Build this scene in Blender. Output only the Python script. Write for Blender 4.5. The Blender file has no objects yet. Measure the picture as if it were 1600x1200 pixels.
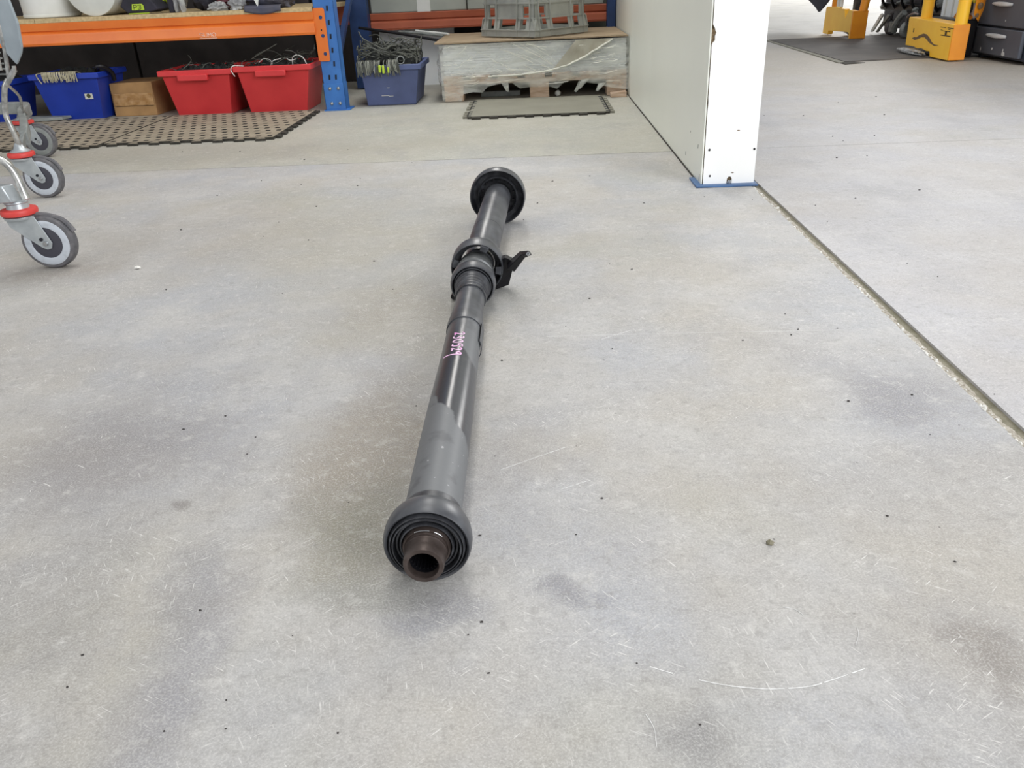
import bpy, math, random
from mathutils import Vector, Matrix, noise
PI = math.pi
random.seed(7)
C = bpy.context.scene.collection

# ---------------------------------------------------------------- camera, world, lights
def camera():
    f, p, r, y, h = 1265.0, math.radians(26.765), math.radians(-2.61), math.radians(2.42), 0.6
    fw = Vector((-math.sin(y)*math.cos(p), math.cos(y)*math.cos(p), -math.sin(p)))
    rt = Vector((math.cos(y), math.sin(y), 0)); up = rt.cross(fw)
    r2 = rt*math.cos(r)+up*math.sin(r); u2 = up*math.cos(r)-rt*math.sin(r)
    cd = bpy.data.cameras.new('camera'); cd.sensor_width = 36; cd.lens = f/1600*36
    cd.clip_start = 0.02; cd.clip_end = 200
    o = bpy.data.objects.new('camera', cd); C.objects.link(o)
    m = Matrix((r2, u2, -fw)).transposed().to_4x4(); m.translation = Vector((0, 0, h))
    o.matrix_world = m
    bpy.context.scene.camera = o
camera()
sc = bpy.context.scene
w = bpy.data.worlds.new('world'); sc.world = w; w.use_nodes = True
bg = w.node_tree.nodes['Background']; bg.inputs[0].default_value = (0.93, 0.96, 1.0, 1); bg.inputs[1].default_value = 0.55
def area(name, loc, target, sx, sy, power, col):
    l = bpy.data.lights.new(name, 'AREA'); l.shape = 'RECTANGLE'; l.size = sx; l.size_y = sy
    l.energy = power; l.color = col
    o = bpy.data.objects.new(name, l); C.objects.link(o); o.location = loc
    o.rotation_euler = (Vector(target)-Vector(loc)).to_track_quat('-Z', 'Y').to_euler()
    return o
area('doorway_daylight', (4.6, -3.2, 3.2), (0.6, 2.2, 0), 4.5, 3.5, 410, (0.97, 0.98, 1.0))
area('roof_light', (-0.1, 2.6, 5.0), (-0.1, 1.9, 0), 1.1, 4.0, 90, (1.0, 0.98, 0.93))
area('left_bounce_fill', (-5.0, -2.5, 2.6), (0.4, 3.6, 0.3), 3.5, 2.5, 60, (1.0, 0.99, 0.95))  # added fill from behind left, standing in for bounced light
area('strip_lamp', (-0.25, 4.5, 2.15), (-0.15, 1.0, 0), 0.30, 1.6, 24, (1.0, 0.98, 0.94))
area('yard_daylight', (8.5, 17.0, 5.0), (3.6, 11.5, 0), 5.0, 4.0, 900, (1.0, 0.99, 0.97))
sc.view_settings.view_transform = 'Standard'; sc.view_settings.look = 'None'
sc.view_settings.gamma = 1; sc.view_settings.use_curve_mapping = False
sc.view_settings.exposure = 0.0

# ---------------------------------------------------------------- materials
def lin(c):
    return tuple(((v/255)/12.92 if v/255 <= 0.04045 else ((v/255+0.055)/1.055)**2.4) for v in c)+(1,)
def mat(name, c, rough=0.5, metal=0.0, c2=None, scale=12.0, bump=0.0, bscale=60.0, alpha=1.0, trans=0.0, spec=0.5, stretch=None, contrast=(0.35, 0.65)):
    m = bpy.data.materials.new(name); m.use_nodes = True
    nt = m.node_tree; b = nt.nodes['Principled BSDF']
    b.inputs['Base Color'].default_value = lin(c); b.inputs['Roughness'].default_value = rough
    b.inputs['Metallic'].default_value = metal; b.inputs['Alpha'].default_value = alpha
    b.inputs['Transmission Weight'].default_value = trans; b.inputs['Specular IOR Level'].default_value = spec
    tc = nt.nodes.new('ShaderNodeTexCoord'); src = tc.outputs['Object']
    if stretch:
        mp = nt.nodes.new('ShaderNodeMapping'); mp.inputs['Scale'].default_value = stretch
        nt.links.new(src, mp.inputs[0]); src = mp.outputs[0]
    c2 = c2 or tuple(max(0, v*0.88) for v in c)
    n = nt.nodes.new('ShaderNodeTexNoise'); n.inputs['Scale'].default_value = scale; n.inputs['Detail'].default_value = 5
    r = nt.nodes.new('ShaderNodeValToRGB'); r.color_ramp.elements[0].color = lin(c); r.color_ramp.elements[1].color = lin(c2)
    r.color_ramp.elements[0].position, r.color_ramp.elements[1].position = contrast
    nt.links.new(src, n.inputs['Vector']); nt.links.new(n.outputs['Fac'], r.inputs[0]); nt.links.new(r.outputs[0], b.inputs['Base Color'])
    if bump:
        n2 = nt.nodes.new('ShaderNodeTexNoise'); n2.inputs['Scale'].default_value = bscale; n2.inputs['Detail'].default_value = 3
        bp = nt.nodes.new('ShaderNodeBump'); bp.inputs['Strength'].default_value = bump; bp.inputs['Distance'].default_value = 0.004
        nt.links.new(src, n2.inputs['Vector']); nt.links.new(n2.outputs['Fac'], bp.inputs['Height']); nt.links.new(bp.outputs[0], b.inputs['Normal'])
    return m

class G:
    """tiny node-graph helper"""
    def __init__(s, nt): s.nt = nt
    def n(s, t, **k):
        o = s.nt.nodes.new(t)
        for a, v in k.items(): setattr(o, a, v)
        return o
    def put(s, sock, v):
        if isinstance(v, (int, float)): sock.default_value = v
        elif isinstance(v, tuple): sock.default_value = v
        else: s.nt.links.new(v, sock)
    def math(s, op, a, b=0.0, clamp=False):
        o = s.n('ShaderNodeMath', operation=op, use_clamp=clamp); s.put(o.inputs[0], a); s.put(o.inputs[1], b); return o.outputs[0]
    def noise(s, vec, scale, detail=4, rough=0.55):
        o = s.n('ShaderNodeTexNoise'); o.inputs['Scale'].default_value = scale; o.inputs['Detail'].default_value = detail
        o.inputs['Roughness'].default_value = rough; s.put(o.inputs['Vector'], vec); return o.outputs['Fac']
    def ramp(s, v, lo, hi, a=0.0, b=1.0):
        o = s.n('ShaderNodeMapRange', clamp=True, interpolation_type='SMOOTHSTEP'); s.put(o.inputs[0], v)
        for i, x in enumerate((lo, hi, a, b)): o.inputs[i+1].default_value = x
        return o.outputs[0]
    def mix(s, f, a, b, bt='MIX'):
        o = s.n('ShaderNodeMix', data_type='RGBA', blend_type=bt); s.put(o.inputs[0], f); s.put(o.inputs[6], a); s.put(o.inputs[7], b); return o.outputs[2]
    def mapping(s, vec, scale=(1, 1, 1), rot=(0, 0, 0), loc=(0, 0, 0)):
        o = s.n('ShaderNodeMapping'); s.put(o.inputs[0], vec); o.inputs['Scale'].default_value = scale
        o.inputs['Rotation'].default_value = rot; o.inputs['Location'].default_value = loc; return o.outputs[0]

def concrete(name='worn_concrete', warm=(172, 167, 159), cool=(166, 167, 171), pale=(186, 184, 181)):
    m = bpy.data.materials.new(name); m.use_nodes = True
    nt = m.node_tree; b = nt.nodes['Principled BSDF']; g = G(nt)
    P = g.n('ShaderNodeNewGeometry').outputs['Position']
    warm, cool, pale = lin(warm), lin(cool), lin(pale)
    col = g.mix(g.ramp(g.noise(P, 2.2, 4), 0.36, 0.66), warm, cool)
    col = g.mix(g.ramp(g.noise(P, 5.5, 5, 0.62), 0.42, 0.72, 0, 0.75), col, pale)
    # trodden dark patches
    d1 = g.ramp(g.noise(g.mapping(P, (1.7, 1.1, 1), loc=(3.1, 1.7, 0)), 2.4, 5, 0.6), 0.50, 0.72, 0, 0.36)
    col = g.mix(d1, col, lin((138, 137, 142)))
    d2 = g.ramp(g.noise(g.mapping(P, loc=(9.3, 4.1, 0)), 1.6, 4, 0.6), 0.52, 0.74, 0, 0.35)
    col = g.mix(d2, col, lin((150, 148, 128)))
    # individual stains on the slab; patches left of the shaft paint its soft shadow
    wob = g.n('ShaderNodeVectorMath', operation='ADD'); nz = g.n('ShaderNodeTexNoise'); nz.inputs['Scale'].default_value = 7; nz.inputs['Detail'].default_value = 3
    nt.links.new(P, nz.inputs['Vector'])
    sb = g.n('ShaderNodeVectorMath', operation='SUBTRACT'); g.put(sb.inputs[0], nz.outputs['Color']); sb.inputs[1].default_value = (0.5, 0.5, 0.5)
    scl = g.n('ShaderNodeVectorMath', operation='SCALE'); g.put(scl.inputs[0], sb.outputs[0]); scl.inputs['Scale'].default_value = 0.16
    g.put(wob.inputs[0], P); g.put(wob.inputs[1], scl.outputs[0]); WP = wob.outputs[0]
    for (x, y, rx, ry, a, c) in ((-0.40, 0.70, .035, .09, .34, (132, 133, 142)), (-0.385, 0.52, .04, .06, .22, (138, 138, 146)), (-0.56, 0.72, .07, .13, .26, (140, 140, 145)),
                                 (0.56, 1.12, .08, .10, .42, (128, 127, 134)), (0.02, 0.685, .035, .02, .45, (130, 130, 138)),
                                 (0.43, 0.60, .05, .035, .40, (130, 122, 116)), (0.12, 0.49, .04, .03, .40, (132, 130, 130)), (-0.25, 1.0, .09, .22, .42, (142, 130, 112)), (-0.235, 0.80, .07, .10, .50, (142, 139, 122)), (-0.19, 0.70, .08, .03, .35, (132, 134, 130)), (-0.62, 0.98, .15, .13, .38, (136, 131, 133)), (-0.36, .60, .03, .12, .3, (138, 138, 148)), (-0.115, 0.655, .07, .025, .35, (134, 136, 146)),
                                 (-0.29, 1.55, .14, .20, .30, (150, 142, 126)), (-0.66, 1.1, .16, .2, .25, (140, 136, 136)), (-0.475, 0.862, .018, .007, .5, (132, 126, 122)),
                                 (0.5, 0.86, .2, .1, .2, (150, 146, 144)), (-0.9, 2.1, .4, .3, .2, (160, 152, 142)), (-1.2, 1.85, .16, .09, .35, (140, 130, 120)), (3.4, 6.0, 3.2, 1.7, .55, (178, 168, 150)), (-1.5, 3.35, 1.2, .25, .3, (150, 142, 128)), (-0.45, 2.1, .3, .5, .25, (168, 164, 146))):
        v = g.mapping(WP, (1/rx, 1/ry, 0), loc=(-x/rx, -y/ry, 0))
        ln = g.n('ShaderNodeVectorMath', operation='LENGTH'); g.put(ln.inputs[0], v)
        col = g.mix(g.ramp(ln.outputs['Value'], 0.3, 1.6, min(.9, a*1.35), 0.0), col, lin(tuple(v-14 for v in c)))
    # bright strip of floor beyond the rubber mat
    # fine speckle, pits, scuffs
    sp = g.noise(P, 160, 3, 0.7); col = g.mix(g.ramp(sp, 0.38, 0.72, 0.0, 0.28), col, lin((122, 119, 115)))
    sp2 = g.noise(g.mapping(P, loc=(5, 5, 0)), 420, 2, 0.7); col = g.mix(g.ramp(sp2, 0.40, 0.72, 0.0, 0.32), col, lin((222, 220, 216)))
    sp3 = g.noise(P, 48, 5, 0.75); col = g.mix(g.ramp(sp3, 0.50, 0.72, 0.0, 0.42), col, lin((134, 131, 127)))
    sp4 = g.noise(g.mapping(P, loc=(3, 9, 0)), 36, 5, 0.75); col = g.mix(g.ramp(sp4, 0.52, 0.70, 0.0, 0.38), col, lin((206, 204, 199)))
    for ang, off, amt in ((0.5, 0, .8), (-0.7, 4, .8), (1.35, 8, .7), (0.95, 13, .8), (2.6, 17, .7)):
        st = g.noise(g.mapping(g.mapping(P, rot=(0, 0, ang)), (38, 460, 1), loc=(off, off, 0)), 1.0, 2, 0.5)
        msk = g.ramp(g.noise(g.mapping(P, loc=(off, 2, 0)), 6, 3), 0.45, 0.65)
        col = g.mix(g.math('MULTIPLY', g.ramp(st, 0.655, 0.72, 0, amt), msk), col, lin((222, 220, 216)))
    vo = g.n('ShaderNodeTexVoronoi'); vo.inputs['Scale'].default_value = 46; g.put(vo.inputs['Vector'], P)
    pit = g.ramp(vo.outputs['Distance'], 0.03, 0.085, 1, 0)
    sel = g.ramp(g.math('FRACT', g.math('MULTIPLY', vo.outputs['Color'], 7.3)), 0.86, 0.9)
    pit = g.math('MULTIPLY', g.math('MULTIPLY', pit, sel), g.ramp(g.noise(P, 3.0, 2), .42, .58))
    col = g.mix(g.math('MULTIPLY', pit, 0.75), col, lin((84, 82, 80)))
    nt.links.new(col, b.inputs['Base Color'])
    b.inputs['Roughness'].default_value = 0.62; b.inputs['Specular IOR Level'].default_value = 0.35
    hgt = g.math('SUBTRACT', g.math('ADD', g.noise(P, 90, 4, 0.7), g.math('MULTIPLY', g.noise(P, 14, 3), 1.5)), pit)
    bp = g.n('ShaderNodeBump'); bp.inputs['Strength'].default_value = 0.35; bp.inputs['Distance'].default_value = 0.002
    g.put(bp.inputs['Height'], hgt); nt.links.new(bp.outputs[0], b.inputs['Normal'])
    return m

def shaft_mat():
    """satin black paint; road dust lies on some lengths of the tube"""
    m = bpy.data.materials.new('painted_tube'); m.use_nodes = True
    nt = m.node_tree; b = nt.nodes['Principled BSDF']; g = G(nt)
    P = g.n('ShaderNodeTexCoord').outputs['Object']
    sx = g.n('ShaderNodeSeparateXYZ'); g.put(sx.inputs[0], P); x, y, z = sx.outputs
    nz = g.noise(P, 26, 4)
    nn = g.math('MULTIPLY', g.math('SUBTRACT', nz, 0.5), 0.06)
    yy = g.math('ADD', y, nn)
    # dusty near length, its edge runs back towards the camera on the right flank
    e1 = g.math('ADD', yy, g.math('MULTIPLY', x, 2.2))
    dust1 = g.ramp(e1, 0.262-0.006, 0.262+0.004, 1, 0)
    # dusty far length with a diagonal clean edge
    e2 = g.math('ADD', yy, g.math('MULTIPLY', x, 2.4))
    dust2 = g.math('MULTIPLY', g.ramp(e2, 0.478, 0.490), g.ramp(g.math('ADD', x, g.math('MULTIPLY', nn, .1)), 0.0005, 0.0075))
    up = g.ramp(yy, .50, .58, 0, .35)
    dust = g.math('MAXIMUM', g.math('MAXIMUM', dust1, up), g.math('MULTIPLY', dust2, 0.85))
    col = g.mix(dust, lin((56, 58, 63)), lin((106, 108, 110)))
    patch = g.ramp(g.noise(g.mapping(P, loc=(2, 7, 1)), 30, 4), 0.55, 0.68, 0, 0.5)
    col = g.mix(g.math('MULTIPLY', patch, dust), col, lin((74, 74, 78)))
    sp = g.ramp(g.noise(P, 150, 2), 0.70, 0.76, 0, 0.7)
    col = g.mix(g.math('MULTIPLY', sp, dust1), col, lin((176, 176, 178)))
    nt.links.new(col, b.inputs['Base Color'])
    nt.links.new(g.math('ADD', 0.28, g.math('MULTIPLY', dust, 0.24)), b.inputs['Roughness'])
    bp = g.n('ShaderNodeBump'); bp.inputs['Strength'].default_value = 0.15; bp.inputs['Distance'].default_value = 0.002
    g.put(bp.inputs['Height'], g.noise(P, 60, 3)); nt.links.new(bp.outputs[0], b.inputs['Normal'])
    return m

def film_mat():
    m = bpy.data.materials.new('stretch_film'); m.use_nodes = True
    nt = m.node_tree; b = nt.nodes['Principled BSDF']; g = G(nt)
    P = g.n('ShaderNodeTexCoord').outputs['Object']
    b.inputs['Base Color'].default_value = lin((246, 248, 240)); b.inputs['Roughness'].default_value = 0.12; b.inputs['Specular IOR Level'].default_value = 0.9
    n = g.noise(g.mapping(P, (3, 3, 12), (0, 0.35, 0)), 2.5, 3, 0.5)
    nt.links.new(g.ramp(n, 0.36, 0.70, 0.20, 0.50), b.inputs['Alpha'])
    bp = g.n('ShaderNodeBump'); bp.inputs['Strength'].default_value = 0.5; bp.inputs['Distance'].default_value = 0.01
    g.put(bp.inputs['Height'], g.noise(g.mapping(P, (3, 3, 16), (0, 0.35, 0)), 2.2, 3, 0.55)); nt.links.new(bp.outputs[0], b.inputs['Normal'])
    return m

M = dict(
    concrete=concrete(), concrete_back=concrete('worn_concrete_back', (172, 169, 156), (168, 168, 159), (184, 182, 171)), concrete_right=concrete('worn_concrete_right', (178, 173, 169), (176, 175, 179), (190, 188, 188)), concrete_far=concrete('daylit_concrete', (196, 193, 186), (198, 196, 190), (208, 206, 200)), shaft=shaft_mat(), film=film_mat(),
    sealant=mat('olive_sealant', (116, 112, 92), 0.8, c2=(140, 134, 116), scale=60, bump=0.5, bscale=300),
    gloss_crease=mat('painted_glint_crease', (244, 244, 232), 0.15, spec=0.8),
    crumble=mat('crumbled_edge', (190, 184, 172), 0.9, c2=(138, 130, 116), scale=180, bump=.4, bscale=400), grey_steel=mat('grey_steel', (112, 114, 114), 0.4, 0.3, c2=(92, 94, 95), scale=30),
    crack=mat('dirt_line', (92, 88, 80), 0.9),
    rubber=mat('black_rubber', (62, 63, 67), 0.36, c2=(84, 86, 90), scale=34),
    rubber2=mat('rubber_boot', (48, 49, 53), 0.42, c2=(82, 84, 88), scale=60, contrast=(0.45, 0.75)),
    steel_dull=mat('brown_steel', (92, 82, 78), 0.42, 0.55, c2=(70, 60, 56), scale=50),
    bore=mat('dark_bore', (16, 16, 20), 0.4),  # near-black inside of the stub
    bright=mat('bright_steel', (190, 192, 194), 0.25, 0.9, scale=60),
    blackm=mat('black_metal', (30, 29, 33), 0.4, 0.2),
    pink=mat('pink_marker', (250, 205, 238), 0.6, c2=(236, 120, 206), scale=60, contrast=(0.5, 0.7)),
    zinc=mat('zinc_plate', (186, 192, 194), 0.36, 0.5, c2=(164, 170, 174), scale=30),
    chrome=mat('chrome_wire', (206, 206, 202), 0.3, 0.8, c2=(150, 150, 148), scale=50),
    red_ring=mat('red_plastic_ring', (214, 70, 64), 0.45, c2=(196, 56, 52)),
    wheel_rim=mat('grey_wheel_plastic', (186, 192, 200), 0.45, c2=(160, 166, 172), scale=50, contrast=(0.5, 0.8)),
    wheel_hub=mat('dark_wheel_hub', (66, 66, 76), 0.5),
    tyre=mat('grey_tyre', (84, 84, 88), 0.6, c2=(108, 106, 108), scale=60),
    grey_panel=mat('blue_grey_plastic', (158, 168, 174), 0.4, c2=(140, 150, 157)),
    white_wall=mat('white_paint', (250, 250, 248), 0.45, c2=(246, 246, 243), scale=4),
    cream_wall=mat('off_white_sheet', (236, 238, 228), 0.4, c2=(232, 234, 224), scale=2),
    chip=mat('raw_chipboard', (150, 128, 98), 0.9, c2=(92, 78, 60), scale=120, bump=0.6, bscale=200),
    blue_plate=mat('blue_floor_plate', (76, 112, 158), 0.5, c2=(60, 90, 130)),
    back_wall=mat('grey_green_wall', (120, 122, 114), 0.8, c2=(108, 110, 102), scale=3),
    dark_wall=mat('dark_cladding', (72, 66, 64), 0.8, c2=(52, 48, 46), scale=5),
    pale_wall=mat('pale_wall', (214, 214, 210), 0.8, scale=2),
    orange=mat('orange_powder_coat', (230, 124, 50), 0.3, c2=(220, 112, 44), scale=8),
    orange_b=mat('orange_shaded', (176, 92, 62), 0.55, c2=(164, 84, 58), scale=8),  # rear beams: shade put into a darker orange
    blue=mat('blue_powder_coat', (62, 122, 196), 0.4, c2=(54, 108, 180), scale=9),
    blue_d=mat('blue_shaded', (36, 66, 116), 0.45, c2=(30, 54, 98), scale=9),  # rear uprights and braces: shade put into a darker blue
    slot=mat('slot_dark', (20, 24, 34), 0.8),
    bolt=mat('zinc_bolt', (172, 176, 176), 0.3, 0.8),
    board=mat('particle_board', (206, 184, 142), 0.85, c2=(180, 158, 118), scale=60, bump=0.3),
    mdf=mat('brown_board', (166, 146, 120), 0.8, c2=(146, 128, 104), scale=10),
    red_tub=mat('red_tub_plastic', (214, 62, 64), 0.42, c2=(202, 54, 58), scale=6),
    blue_tub=mat('blue_tub_plastic', (32, 62, 170), 0.42, c2=(26, 54, 152), scale=6),
    slate_tub=mat('slate_blue_plastic', (88, 100, 142), 0.55, c2=(78, 88, 126), scale=8),
    cardboard=mat('cardboard', (176, 138, 92), 0.85, c2=(160, 124, 82), scale=14),
    tape=mat('brown_tape', (156, 116, 70), 0.2, c2=(188, 150, 104), scale=30, bump=0.5, bscale=40),
    rope=mat('beige_rope', (178, 172, 148), 0.9, c2=(140, 134, 112), scale=60),
    cable=mat('dark_cable', (62, 64, 60), 0.5, c2=(98, 100, 92), scale=30),
    cable_l=mat('pale_cable', (150, 152, 142), 0.5, c2=(120, 122, 112), scale=30),
    darkfill=mat('dark_tangle', (26, 28, 28), 0.9, c2=(40, 42, 41), scale=60, bump=1.0, bscale=60),
    lime=mat('lime_green', (188, 212, 66), 0.6, c2=(168, 196, 50)),
    mat_rub=mat('taupe_rubber_mat', (158, 148, 130), 0.75, c2=(140, 131, 114), scale=14, bump=0.3, bscale=200),
    mat_edge=mat('mat_dark_edge', (44, 42, 37), 0.85, c2=(64, 61, 54), scale=40),
    mat_plain=mat('grey_foam_mat', (142, 140, 127), 0.8, c2=(133, 131, 119), scale=6, bump=0.2, bscale=250),
    mat_dark=mat('dark_rubber_sheet', (100, 96, 92), 0.75, c2=(84, 81, 79), scale=5, bump=0.3, bscale=150),
    pallet=mat('pallet_wood', (206, 182, 160), 0.85, c2=(178, 150, 126), scale=14, stretch=(1, 6, 6)),
    sheet=mat('white_sheet', (240, 243, 244), 0.5, c2=(226, 231, 234), scale=6), slab_grey=mat('grey_wrap', (170, 174, 166), 0.5, c2=(150, 154, 148), scale=4),
    crate=mat('grey_crate_plastic', (166, 168, 162), 0.55, c2=(146, 148, 143), scale=10),
    plastic_w=mat('white_plastic', (226, 227, 224), 0.4, c2=(212, 214, 210), scale=8),
    foam=mat('white_foam_roll', (222, 224, 218), 0.6, c2=(208, 210, 204), scale=8),
    core=mat('cardboard_core', (170, 160, 142), 0.85),
    blackfab=mat('black_fabric', (34, 34, 42), 0.85, c2=(46, 44, 56), scale=14),
    navy=mat('dusty_navy_bag', (70, 72, 90), 0.6, c2=(88, 86, 94), scale=14),
    clearbag=mat('clear_bag', (196, 198, 196), 0.22, c2=(150, 150, 154), scale=14, alpha=0.72, bump=0.8, bscale=30),
    maroon=mat('maroon_cloth', (116, 56, 64), 0.85, c2=(70, 40, 48), scale=20),
    yellow=mat('yellow_enamel', (255, 200, 56), 0.42, c2=(250, 188, 46), scale=8),
    orange_y=mat('amber_enamel', (238, 152, 30), 0.42, c2=(226, 138, 28), scale=8),
    rust=mat('bare_rust', (128, 102, 72), 0.8, c2=(100, 78, 56), scale=60),
    blackprint=mat('black_print', (74, 56, 30), 0.7),
    chest=mat('charcoal_plastic', (84, 88, 98), 0.5, c2=(76, 80, 90), scale=5),
    chest_d=mat('dark_charcoal', (40, 46, 60), 0.5, c2=(34, 38, 50), scale=5),
    handle=mat('light_grey_handle', (206, 208, 212), 0.35),
    scuff=mat('white_scuff', (198, 198, 198), 0.7),
    grime=mat('machine_grime', (48, 45, 50), 0.5, 0.2, c2=(88, 84, 84), scale=18, contrast=(0.45, 0.7)),
    galv=mat('weathered_grey', (144, 148, 146), 0.55, c2=(118, 122, 120), scale=24),
    silver=mat('silver_metal', (198, 198, 196), 0.35, 0.5, c2=(150, 150, 150), scale=30, bump=0.5),
    chalk=mat('chalk_mark', (236, 236, 234), 0.8),
    grit=mat('dark_grit', (60, 56, 54), 0.9), grit_w=mat('pale_grit', (232, 230, 224), 0.9),
    print_y=mat('print_yellow', (240, 224, 60), 0.5), print_o=mat('print_orange', (240, 150, 40), 0.5), print_w=mat('print_white', (240, 236, 236), 0.5),
    label_w=mat('white_label', (216, 216, 204), 0.6), label_k=mat('label_dark_print', (70, 72, 40), 0.6),
    beam_print=mat('faded_white_print', (252, 222, 206), 0.6),
)

# ---------------------------------------------------------------- mesh helpers
class MB:
    def __init__(s): s.v = []; s.f = []
    def add(s, vs, fs):
        n = len(s.v); s.v += [tuple(a) for a in vs]; s.f += [tuple(i+n for i in f) for f in fs]; return s
    def box(s, x0, x1, y0, y1, z0, z1):
        return s.add([(x0, y0, z0), (x1, y0, z0), (x1, y1, z0), (x0, y1, z0), (x0, y0, z1), (x1, y0, z1), (x1, y1, z1), (x0, y1, z1)],
                     [(0, 3, 2, 1), (4, 5, 6, 7), (0, 1, 5, 4), (1, 2, 6, 5), (2, 3, 7, 6), (3, 0, 4, 7)])
    def hexa(s, b, t):   # four bottom and four top points, counter-clockwise from above
        return s.add(list(b)+list(t), [(3, 2, 1, 0), (4, 5, 6, 7), (0, 1, 5, 4), (1, 2, 6, 5), (2, 3, 7, 6), (3, 0, 4, 7)])
    def prism(s, poly, d):   # closed polygon extruded by vector d
        n = len(poly); d = Vector(d); a = [Vector(p) for p in poly]
        return s.add(a+[p+d for p in a], [tuple(range(n))[::-1], tuple(range(n, 2*n))]+[(i, (i+1) % n, (i+1) % n+n, i+n) for i in range(n)])
    def lathe(s, prof, p0, d, n=32, cap=(False, False), a0=0.0, a1=2*PI):
        d = Vector(d).normalized(); p0 = Vector(p0)
        u = d.cross(Vector((0, 0, 1)));
        if u.length < 1e-3: u = Vector((1, 0, 0))
        u.normalize(); v = u.cross(d)
        full = abs(a1-a0-2*PI) < 1e-6; m = n if full else n+1
        vs = []; fs = []
        for t, r in prof:
            for k in range(m):
                a = a0+(a1-a0)*k/n; vs.append(p0+d*t+(u*math.cos(a)+v*math.sin(a))*r)
        for i in range(len(prof)-1):
            for k in range(n):
                k2 = (k+1) % m; fs.append((i*m+k, i*m+k2, (i+1)*m+k2, (i+1)*m+k))
        if cap[0]: fs.append(tuple(range(m))[::-1])
        if cap[1]: fs.append(tuple(range((len(prof)-1)*m, len(prof)*m)))
        return s.add(vs, fs)
    def cyl(s, p0, p1, r, r1=None, n=16):
        p0 = Vector(p0); p1 = Vector(p1); L = (p1-p0).length
        return s.lathe([(0, r), (L, r if r1 is None else r1)], p0, p1-p0, n, (True, True))
    def tube(s, pts, r, n=8, sub=4, closed=False):
        P = [Vector(p) for p in pts]
        if sub > 1 and len(P) > 2:
            Q = []
            for i in range(len(P)-1):
                a = P[max(i-1, 0)]; b = P[i]; c = P[i+1]; d = P[min(i+2, len(P)-1)]
                for k in range(sub):
                    t = k/sub; Q.append(0.5*((2*b)+(c-a)*t+(2*a-5*b+4*c-d)*t*t+(3*b-a-3*c+d)*t**3))
            Q.append(P[-1]); P = Q
        vs = []; fs = []; up = Vector((0, 0, 1))
        for i, p in enumerate(P):
            d = (P[min(i+1, len(P)-1)]-P[max(i-1, 0)]).normalized()
            u = d.cross(up)
            if u.length < 0.05: u = d.cross(Vector((1, 0, 0)))
            u.normalize(); v = u.cross(d); up = v
            for k in range(n):
                a = 2*PI*k/n; vs.append(p+(u*math.cos(a)+v*math.sin(a))*r)
        for i in range(len(P)-1):
            for k in range(n): fs.append((i*n+k, i*n+(k+1) % n, (i+1)*n+(k+1) % n, (i+1)*n+k))
        fs.append(tuple(range(n))[::-1]); fs.append(tuple(range((len(P)-1)*n, len(P)*n)))
        return s.add(vs, fs)
    def blob(s, c, rx, ry, rz, amp=0.3, freq=6, seed=0, nu=28, nv=16, zmin=None, pw=1.0):
        vs = []; fs = []
        for j in range(nv+1):
            th = PI*j/nv
            for i in range(nu):
                ph = 2*PI*i/nu
                d = Vector((math.sin(th)*math.cos(ph), math.sin(th)*math.sin(ph), math.cos(th)))
                k = 1+amp*(noise.noise(d*freq+Vector((seed*7.1, seed*3.3, seed)))*1.3+abs(noise.noise(d*freq*2.3+Vector((seed, 1, seed))))*0.7)
                q = Vector([math.copysign(abs(a)**pw, a) for a in d])
                p = Vector((c[0]+q.x*rx*k, c[1]+q.y*ry*k, c[2]+q.z*rz*k))
                if zmin is not None and p.z < zmin: p.z = zmin
                vs.append(p)
        for j in range(nv):
            for i in range(nu): fs.append((j*nu+i, (j+1)*nu+i, (j+1)*nu+(i+1) % nu, j*nu+(i+1) % nu))
        return s.add(vs, fs)
    def build(s, name, m, parent=None, smooth=True, bevel=0.0, local=False, kind=None, solid=0.0, ang=38):
        off = Vector()
        p = parent
        while p is not None and not local: off += p.location; p = p.parent
        me = bpy.data.meshes.new(name); me.from_pydata([tuple(Vector(a)-off) for a in s.v], [], s.f); me.update()
        if smooth:
            me.polygons.foreach_set('use_smooth', [True]*len(me.polygons)); me.set_sharp_from_angle(angle=math.radians(ang))
        me.materials.append(m)
        o = bpy.data.objects.new(name, me); C.objects.link(o)
        if parent: o.parent = parent
        if kind: o['kind'] = kind
        if bevel:
            b = o.modifiers.new('bevel', 'BEVEL'); b.width = bevel; b.segments = 2; b.limit_method = 'ANGLE'; b.angle_limit = math.radians(40)
        if solid:
            q = o.modifiers.new('thickness', 'SOLIDIFY'); q.thickness = solid
        return o
def thing(name, label, cat, loc=(0, 0, 0), rz=0, group=None):
    o = bpy.data.objects.new(name, None); C.objects.link(o); o.location = loc; o.rotation_euler = (0, 0, rz); o.empty_display_size = 0.1
    o['label'] = label; o['category'] = cat
    if group: o['group'] = group
    return o
def tag(o, label, cat, group=None, kind=None):
    o['label'] = label; o['category'] = cat
    if group: o['group'] = group
    if kind: o['kind'] = kind
    return o
def lab(o, label): o['label'] = label; return o

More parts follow.
